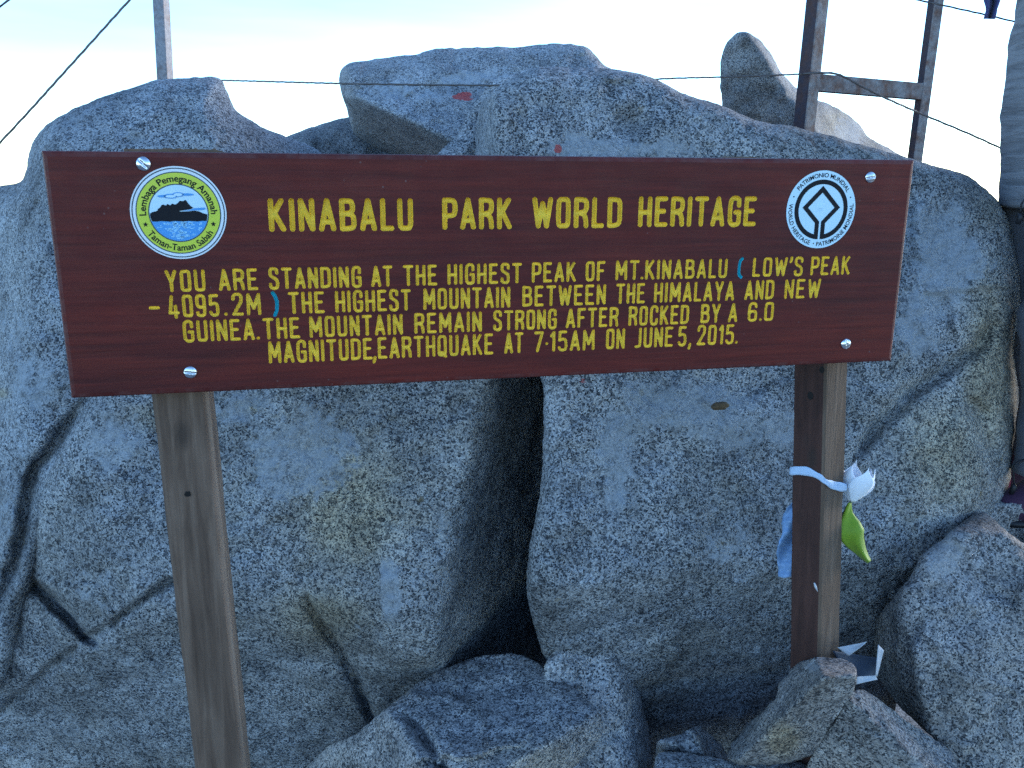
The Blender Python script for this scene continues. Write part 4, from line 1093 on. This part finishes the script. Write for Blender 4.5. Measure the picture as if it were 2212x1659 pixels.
# ------------------------------------------------------------------ ribbon, flower, litter on the right post
PRL = np.array([PRX, BT + 0.048])
def post_face_path(z, off):
    """ring round the right post at height z, local xy of the sign -> world"""
    pass
def L2W(p):
    c, s = math.cos(YAW), math.sin(YAW)
    return np.array([BC[0] + p[0] * c - p[1] * s, BC[1] + p[0] * s + p[1] * c, p[2]])
rot = R(-68); w2, d2 = 0.033 + 0.0022, 0.031 + 0.0022
def pc(x, y, z):
    c, s = math.cos(rot), math.sin(rot); return L2W((PRX + 0.08 * (BZ + BH / 2 - 0.33 - z) + x * c - y * s, BT + 0.048 + x * s + y * c, z))
yr = P(1766, 1018, 1.44)[2]
loop = [(-w2, -d2, -0.006), (0, -d2 - .001, 0.004), (w2 * .8, -d2 - .001, 0.003), (w2 + .001, -d2 - .001, 0.000), (w2 + .001, -d2 * .5, -0.010), (w2, 0, -0.018), (w2, d2, -0.030), (0, d2, -0.026), (-w2, d2, -0.018), (-w2 - .001, 0, -0.014), (-w2, -d2, -0.006)]
lp = catmull3([pc(x, y, yr + dz) for x, y, dz in loop], 0.006)
rows = [[p + np.array([0, 0, 0.0068 * s * (1 + 0.22 * math.sin(i * .41) + 0.1 * math.sin(i * 1.3)) + 0.0012 * math.sin(i * .33)]) + ((0.0004 + 0.0007 * math.sin(i * .9 + 2.5 * s)) * np.array([.3, -.9, 0])) for s in np.linspace(-1, 1, 5)] for i, p in enumerate(lp)]
o = cloth_sheet('ribbon', rows, M_RIBBON, 0.0012, loc=lp[0])
tag(o, 'pale blue ribbon tied round the right post', 'ribbon')

# blue film hanging behind the post's left side
rows = []
edge = [(1098, 1700), (1115, 1690), (1140, 1688), (1150, 1692), (1165, 1684), (1185, 1679), (1200, 1678), (1225, 1681), (1243, 1682)]
for i in range(26):
    y = 1085 + 160 * i / 25
    xl = np.interp(y, [1085] + [e[0] for e in edge], [1712] + [e[1] for e in edge]) + random.uniform(-1, 1); xr = 1760
    rows.append([P(xl + (xr - xl) * s, y + (3 * math.sin(s * 9) if i == 25 else 0), 1.50 + 0.010 * math.sin(s * 8 + i * .35) + 0.004 * math.sin(i * 1.7)) for s in np.linspace(0, 1, 14)])
o = cloth_sheet('plastic_film', rows, M_PLASB, 0.001, loc=P(1700, 1240, 1.50))
tag(o, 'crumpled blue plastic film hanging at the left side of the right post', 'plastic film')

def flower():
    YF_ = 1.452
    base = P(1838, 1082, YF_); top = P(1862, 1000, YF_)
    root = empty('tulip', tuple(base)); tag(root, 'white artificial tulip with one green leaf, tied to the right post', 'flower')
    ax = top - base; H_ = np.linalg.norm(ax); ax /= H_
    sx = np.cross(ax, [0, 1.0, 0]); sx /= np.linalg.norm(sx); sy = np.cross(ax, sx)
    bw = 0.034
    def petal(phi, h, rr, wdt, off):
        rows = []
        for i in range(15):
            t = i / 14
            rad = rr * (0.22 + 0.80 * math.sin(min(1.0, t * 1.25) * math.pi * .5) - 0.16 * max(0, t - .7) / .3 * off)
            hw = wdt * math.sin(math.pi * min(1, (t * .93 + .07)) ** .75) * (1 if t < .72 else max(0.02, ((1 - t) / .28)) ** .55)
            row = []
            for s in np.linspace(-1, 1, 9):
                a = phi + s * hw
                row.append(ax * (h * t - 0.004 * s * s * t) + (sx * math.cos(a) + sy * math.sin(a)) * rad)
            rows.append(row)
        return cloth_sheet('petal', rows, M_PETAL, 0.0008, root)
    for k in range(3): petal(k * 2.094 + 0.5, H_ * 0.98, bw * .80, 0.95, 1.0)
    for k, hh in zip(range(3), (1.05, .86, .95)): petal(k * 2.094 + 1.55, H_ * hh, bw * .95, 0.92, 0.4)
    st = [base + ax * .004, base - ax * .01, P(1822, 1110, YF_ + .012), P(1800, 1160, YF_ + .02), P(1790, 1230, YF_ + .024)]
    V, Fc = tube(catmull3([p - base for p in st], 0.006), 0.0026, 8); link_mesh('stem', V, Fc, M_STEMG, root)
    mid = [(1836, 1086), (1832, 1105), (1834, 1130), (1842, 1160), (1856, 1185), (1870, 1205), (1878, 1214)]
    hwid = [3, 12, 24, 29, 20, 11, 5]
    m2 = catmull(mid, 5, False); rows = []
    tt = np.linspace(0, 1, len(m2)); hw = np.interp(tt, np.linspace(0, 1, 7), hwid)
    for i, (x, y) in enumerate(m2):
        d = m2[min(i + 1, len(m2) - 1)] - m2[max(i - 1, 0)]; d /= np.linalg.norm(d); nx, ny = -d[1], d[0]
        rows.append([P(x - nx * hw[i] * s, y - ny * hw[i] * s, YF_ - 0.012 + 0.010 * s * s + 0.006 * math.sin(tt[i] * 9) + 0.004 * math.sin(s * 3 + tt[i] * 5)) - base for s in np.linspace(-1, 1, 11)])
    cloth_sheet('leaf', rows, M_LEAF, 0.0008, root)
    rows = [[P(1800 + 40 * s, 1165 + 10 * t - 14 * s + 26 * t * (1 - s), YF_ + 0.012 + .004 * math.sin(5 * s)) - base for s in np.linspace(0, 1, 6)] for t in np.linspace(0, 1, 5)]
    o = cloth_sheet('leaf', rows, M_PETAL, 0.0008, root); o['label'] = 'pale underside of a second, turned-up leaf'
flower()

# torn packet in the hollow by the post's foot
def packet():
    Yk = 1.40
    root = empty('torn_packet', tuple(P(1860, 1470, Yk))); tag(root, 'torn dark blue packet with white edges, at the foot of the right post', 'litter')
    o0 = np.array(root.location)
    def px(zx, zy): return ((2560 + zx / 6.38) * .6777, (1980 + zy / 6.38) * .6777)
    def patch(name, quad, mat, dY, curl=0.006, n=10):
        q = [np.array(px(*c)) for c in quad]; rows = []
        for i in range(n):
            t = i / (n - 1)
            a, b = q[0] + (q[3] - q[0]) * t, q[1] + (q[2] - q[1]) * t
            rows.append([P(*(a + (b - a) * s), Yk + dY[0] + (dY[1] - dY[0]) * s + curl * math.sin(s * 3.1) * math.cos(t * 2)) - o0 for s in np.linspace(0, 1, n)])
        return cloth_sheet(name, rows, mat, 0.0012, root)
    patch('torn_edge', [(700, 535), (1290, 420), (1240, 470), (925, 715)], M_PAPER, (0.01, 0.0), 0.008)
    patch('torn_edge', [(1530, 480), (1640, 590), (1500, 1130), (1470, 1110)], M_PAPER, (0.0, 0.012), 0.003)
    patch('torn_edge', [(1090, 1130), (1470, 1105), (1510, 1185), (1075, 1285)], M_PAPER, (-0.03, -0.02), 0.004)
    patch('film', [(600, 600), (1560, 760), (1480, 1110), (900, 1150)], M_PLASD, (0.02, 0.03), 0.015, 16)
packet()

# brown pebble caught on the pale lichen
def pebble():
    bm = bmesh.new(); bmesh.ops.create_icosphere(bm, subdivisions=4, radius=1.0)
    c = P(1555, 877, 1.60)
    for v in bm.verts:
        q = np.array(v.co); k = 1 + 0.18 * fbm(q[None], 1.6, 3, 8)[0]
        v.co = Vector((q[0] * .017 * k, q[1] * .010 * k, q[2] * .0085 * k + 0.0015 * q[0]))
    me = bpy.data.meshes.new('pebble'); bm.to_mesh(me); bm.free(); me.materials.append(M_PEBBLE)
    me.polygons.foreach_set('use_smooth', [True] * len(me.polygons))
    o = bpy.data.objects.new('pebble', me); COL.objects.link(o); o.location = c
    tag(o, 'small brown pebble stuck on the pale lichen under the sign', 'pebble')
pebble()
# white sliver on the right post's edge
V, Fc = tube([P(1759, 1259, 1.40), P(1762, 1268, 1.40), P(1766, 1278, 1.40)], [0.0012, .0022, .0006], 6)
link_mesh('paint_chip', np.array([to_local(v) for v in V]), Fc, M_PAPER, sign)

# ------------------------------------------------------------------ the walker at the right edge
def loft(rings, n=28, wr=0.0, seed=3, caps=True):
    """rings: (x, y, z, rx, ry) ellipses in planes square to the path"""
    Rg = np.array(rings, float)
    m = len(Rg) * 5
    tt = np.linspace(0, len(Rg) - 1, m); D = np.stack([np.interp(tt, np.arange(len(Rg)), Rg[:, k]) for k in range(5)], 1)
    for k in range(5): D[1:-1, k] = (D[:-2, k] + D[1:-1, k] * 2 + D[2:, k]) / 4
    V, Fc = [], []
    for i, (x, y, z, rx, ry) in enumerate(D):
        t = D[min(i + 1, m - 1), :3] - D[max(i - 1, 0), :3]; t /= np.linalg.norm(t) + 1e-9
        a = np.array([1.0, 0, 0]) - t * t[0]
        if np.linalg.norm(a) < 0.2: a = np.array([0, 0, 1.0]) - t * t[2]
        a /= np.linalg.norm(a); b = np.cross(t, a)
        for j in range(n):
            th = 2 * math.pi * j / n
            V.append(np.array([x, y, z]) + a * rx * math.cos(th) + b * ry * math.sin(th))
    V = np.array(V)
    if wr:
        c = np.repeat(D[:, :3], n, 0); d = V - c; L = np.linalg.norm(d, axis=1)[:, None] + 1e-9
        w = fbm(V * np.array([1, 1, 2.4]), 7, 3, seed) + 0.6 * np.sin(V[:, 2] * 80 + 5 * fbm(V, 5, 2, seed + 4)) * np.clip(fbm(V, 4, 2, seed + 9) + .4, 0, 1)
        V = V + d / L * (wr * w)[:, None]
    for i in range(m - 1):
        for j in range(n):
            k = (j + 1) % n; Fc.append((i * n + j, i * n + k, (i + 1) * n + k, (i + 1) * n + j))
    if caps: Fc.append(tuple(reversed(range(n)))); Fc.append(tuple(range((m - 1) * n, m * n)))
    return V, Fc
def join(*parts):
    V, Fc = [], []
    for v, f in parts:
        b = len(V); V += [tuple(q) for q in v]; Fc += [tuple(i + b for i in g) for g in f]
    return V, Fc
def walker():
    py_ = 2.02; px_ = P(2166, 190, py_)[0] + 0.205
    gz = P(2190, 1100, 2.0)[2]
    root = empty('person', (px_, py_, gz)); tag(root, 'person at the right edge in grey fleece jacket and dark trousers, facing left', 'person')
    # facing -x. body: one skinned surface
    H_ = 1.70
    J = {'pelvis': (0, 0, .92, .115), 'waist': (-.005, 0, 1.06, .105), 'chest': (-.01, 0, 1.28, .12), 'neckb': (.0, 0, 1.43, .06), 'neck': (-.012, 0, 1.49, .05), 'head0': (-.02, 0, 1.56, .075), 'head1': (-.022, 0, 1.63, .085), 'head2': (-.018, 0, 1.685, .055)}
    E = [('pelvis', 'waist'), ('waist', 'chest'), ('chest', 'neckb'), ('neckb', 'neck'), ('neck', 'head0'), ('head0', 'head1'), ('head1', 'head2')]
    for s, n_ in ((-1, 'l'), (1, 'r')):
        J.update({'sh' + n_: (0, s * .17, 1.38, .058), 'el' + n_: (-.03 if s < 0 else .02, s * .23, 1.10, .042), 'wr' + n_: (-.045, s * .135, .935, .028), 'pa' + n_: (-.06, s * .11, .90, .027),
                  'hip' + n_: (0, s * .09, .84, .085), 'kn' + n_: (-.045 if s < 0 else -.01, s * .10, .48, .056), 'ca' + n_: (.005, s * .10, .32, .052), 'an' + n_: (.02, s * .10, .09, .036), 'toe' + n_: (-.13, s * .11, .045, .03)})
        E += [('chest', 'sh' + n_), ('sh' + n_, 'el' + n_), ('el' + n_, 'wr' + n_), ('wr' + n_, 'pa' + n_), ('pelvis', 'hip' + n_), ('hip' + n_, 'kn' + n_), ('kn' + n_, 'ca' + n_), ('ca' + n_, 'an' + n_), ('an' + n_, 'toe' + n_)]
        px0, py0, pz0 = J['pa' + n_][:3]
        for f in range(4):
            L = (.068, .078, .072, .058)[f]; oy = (f - 1.5) * .019
            a, b = 'f%s%da' % (n_, f), 'f%s%db' % (n_, f); c = 'f%s%dc' % (n_, f)
            J[a] = (px0 - .012, py0 + oy, pz0 - .035, .0095); J[b] = (px0 - .014 + .004 * f, py0 + oy * 1.05, pz0 - .035 - L * .55, .0088); J[c] = (px0 + .008 + .003 * f, py0 + oy * 1.05, pz0 - .035 - L, .0075)
            E += [('pa' + n_, a), (a, b), (b, c)]
        J['t1' + n_] = (px0 - .028, py0 - s * .022, pz0 + .005, .011); J['t2' + n_] = (px0 - .045, py0 - s * .026, pz0 - .035, .0085); E += [('pa' + n_, 't1' + n_), ('t1' + n_, 't2' + n_)]
    ks = list(J); me = bpy.data.meshes.new('body')
    me.from_pydata([J[k][:3] for k in ks], [(ks.index(a), ks.index(b)) for a, b in E], [])
    o = bpy.data.objects.new('body', me); COL.objects.link(o); o.parent = root; me.materials.append(M_SKIN)
    md = o.modifiers.new('Skin', 'SKIN'); md.use_smooth_shade = True
    sv = me.skin_vertices[0].data
    for i, k in enumerate(ks): sv[i].radius = (J[k][3], J[k][3]); sv[i].use_root = (k == 'pelvis')
    sb = o.modifiers.new('Sub', 'SUBSURF'); sb.levels = 2; sb.render_levels = 2
    # face
    def ball(name, c, r, m, sc=(1, 1, 1)):
        bm = bmesh.new(); bmesh.ops.create_uvsphere(bm, u_segments=16, v_segments=10, radius=r)
        for v in bm.verts: v.co = Vector((v.co.x * sc[0] + c[0], v.co.y * sc[1] + c[1], v.co.z * sc[2] + c[2]))
        me = bpy.data.meshes.new(name); bm.to_mesh(me); bm.free(); me.materials.append(m)
        me.polygons.foreach_set('use_smooth', [True] * len(me.polygons))
        q = bpy.data.objects.new(name, me); COL.objects.link(q); q.parent = root; return q
    for s in (-1, 1): ball('eye', (-.094, s * .03, 1.605), .011, M_BLACKP, (.6, 1.2, .7)); ball('ear', (-.015, s * .085, 1.59), .024, M_SKIN, (.7, .35, 1.2))
    ball('nose', (-.108, 0, 1.577), .016, M_SKIN, (1.0, .8, 1.3)); ball('mouth', (-.094, 0, 1.545), .02, M_SHOER, (.35, 1, .25))
    V, Fc = loft([(.0, 0, 1.715, .03, .03), (.0, 0, 1.705, .085, .082), (.012, 0, 1.66, .098, .096), (.035, 0, 1.60, .078, .092), (.045, 0, 1.54, .05, .07)], 24, .004, 5); link_mesh('hair', V, Fc, M_HAIR, root)
    # jacket: torso and sleeves
    tor = loft([(0, 0, .745, .150, .185), (-.004, 0, .80, .152, .19), (-.006, 0, .88, .160, .19), (-.01, 0, 1.0, .166, .185), (-.012, 0, 1.12, .158, .185), (-.006, 0, 1.26, .150, .20), (0, 0, 1.38, .115, .19), (.0, 0, 1.44, .08, .10), (.0, 0, 1.50, .066, .068)], 40, .006, 4)
    sl = loft([(0, -.15, 1.40, .075, .075), (-.005, -.20, 1.32, .075, .07), (-.005, -.235, 1.12, .064, .066), (-.02, -.215, 1.03, .058, .058), (-.04, -.165, .93, .046, .048)], 22, .008, 6)
    srr = loft([(0, .15, 1.40, .075, .075), (.005, .20, 1.32, .075, .07), (.02, .235, 1.12, .064, .066), (-.01, .215, 1.03, .058, .058), (-.04, .165, .93, .046, .048)], 22, .008, 7)
    jk = link_mesh('jacket', *join(tor, sl, srr), M_JACKET, root)
    def toggle(a, b, c):
        V, Fc = join(tube(catmull3([a, b, c], .006), .0022, 6), tube([np.array(c), np.array(c) + (0, 0, -.008), np.array(c) + (-.004, 0, -.024)], [.005, .007, .005], 8))
        return V, Fc
    V, Fc = toggle((-.146, -.06, .765), (-.160, -.06, .745), (-.158, -.06, .725)); link_mesh('drawcord', V, Fc, M_BLACKP, jk)
    legs = []
    for s in (-1, 1):
        kx = -.05 if s < 0 else -.01
        legs.append(loft([(0, s * .055, .93, .115, .115), (0, s * .085, .80, .108, .10), (-.005 + kx * .3, s * .095, .66, .096, .09), (kx, s * .10, .50, .094, .085), (kx * .4 + .0, s * .10, .34, .094, .08), (.0, s * .10, .20, .102, .08), (.002, s * .10, .13, .108, .08)], 28, .008, 8 + s))
    tr = link_mesh('trousers', *join(*legs), M_TROUS, root)
    V, Fc = toggle((-.100, -.12, .165), (-.125, -.125, .150), (-.118, -.125, .105)); link_mesh('drawcord', V, Fc, M_BLACKP, tr)
    for s in (-1, 1):
        up = loft([(.06, s * .10, .10, .05, .045), (.03, s * .10, .085, .062, .055), (-.03, s * .105, .062, .06, .055), (-.09, s * .11, .045, .045, .052), (-.145, s * .115, .034, .03, .036), (-.165, s * .115, .030, .012, .02)], 24, .002, 3)
        sh = link_mesh('shoe', *up, M_SHOE, root)
        link_mesh('sole', *loft([(.08, s * .10, .014, .016, .030), (.06, s * .10, .014, .016, .042), (-.04, s * .108, .014, .016, .048), (-.12, s * .113, .014, .016, .044), (-.168, s * .115, .015, .012, .022)], 20), M_BLACKP, sh)
        link_mesh('panel', *loft([(-.02, s * .106, .060, .055, .059), (-.06, s * .108, .050, .050, .058), (-.10, s * .111, .041, .042, .052)], 24), M_SHOER, sh)
walker()
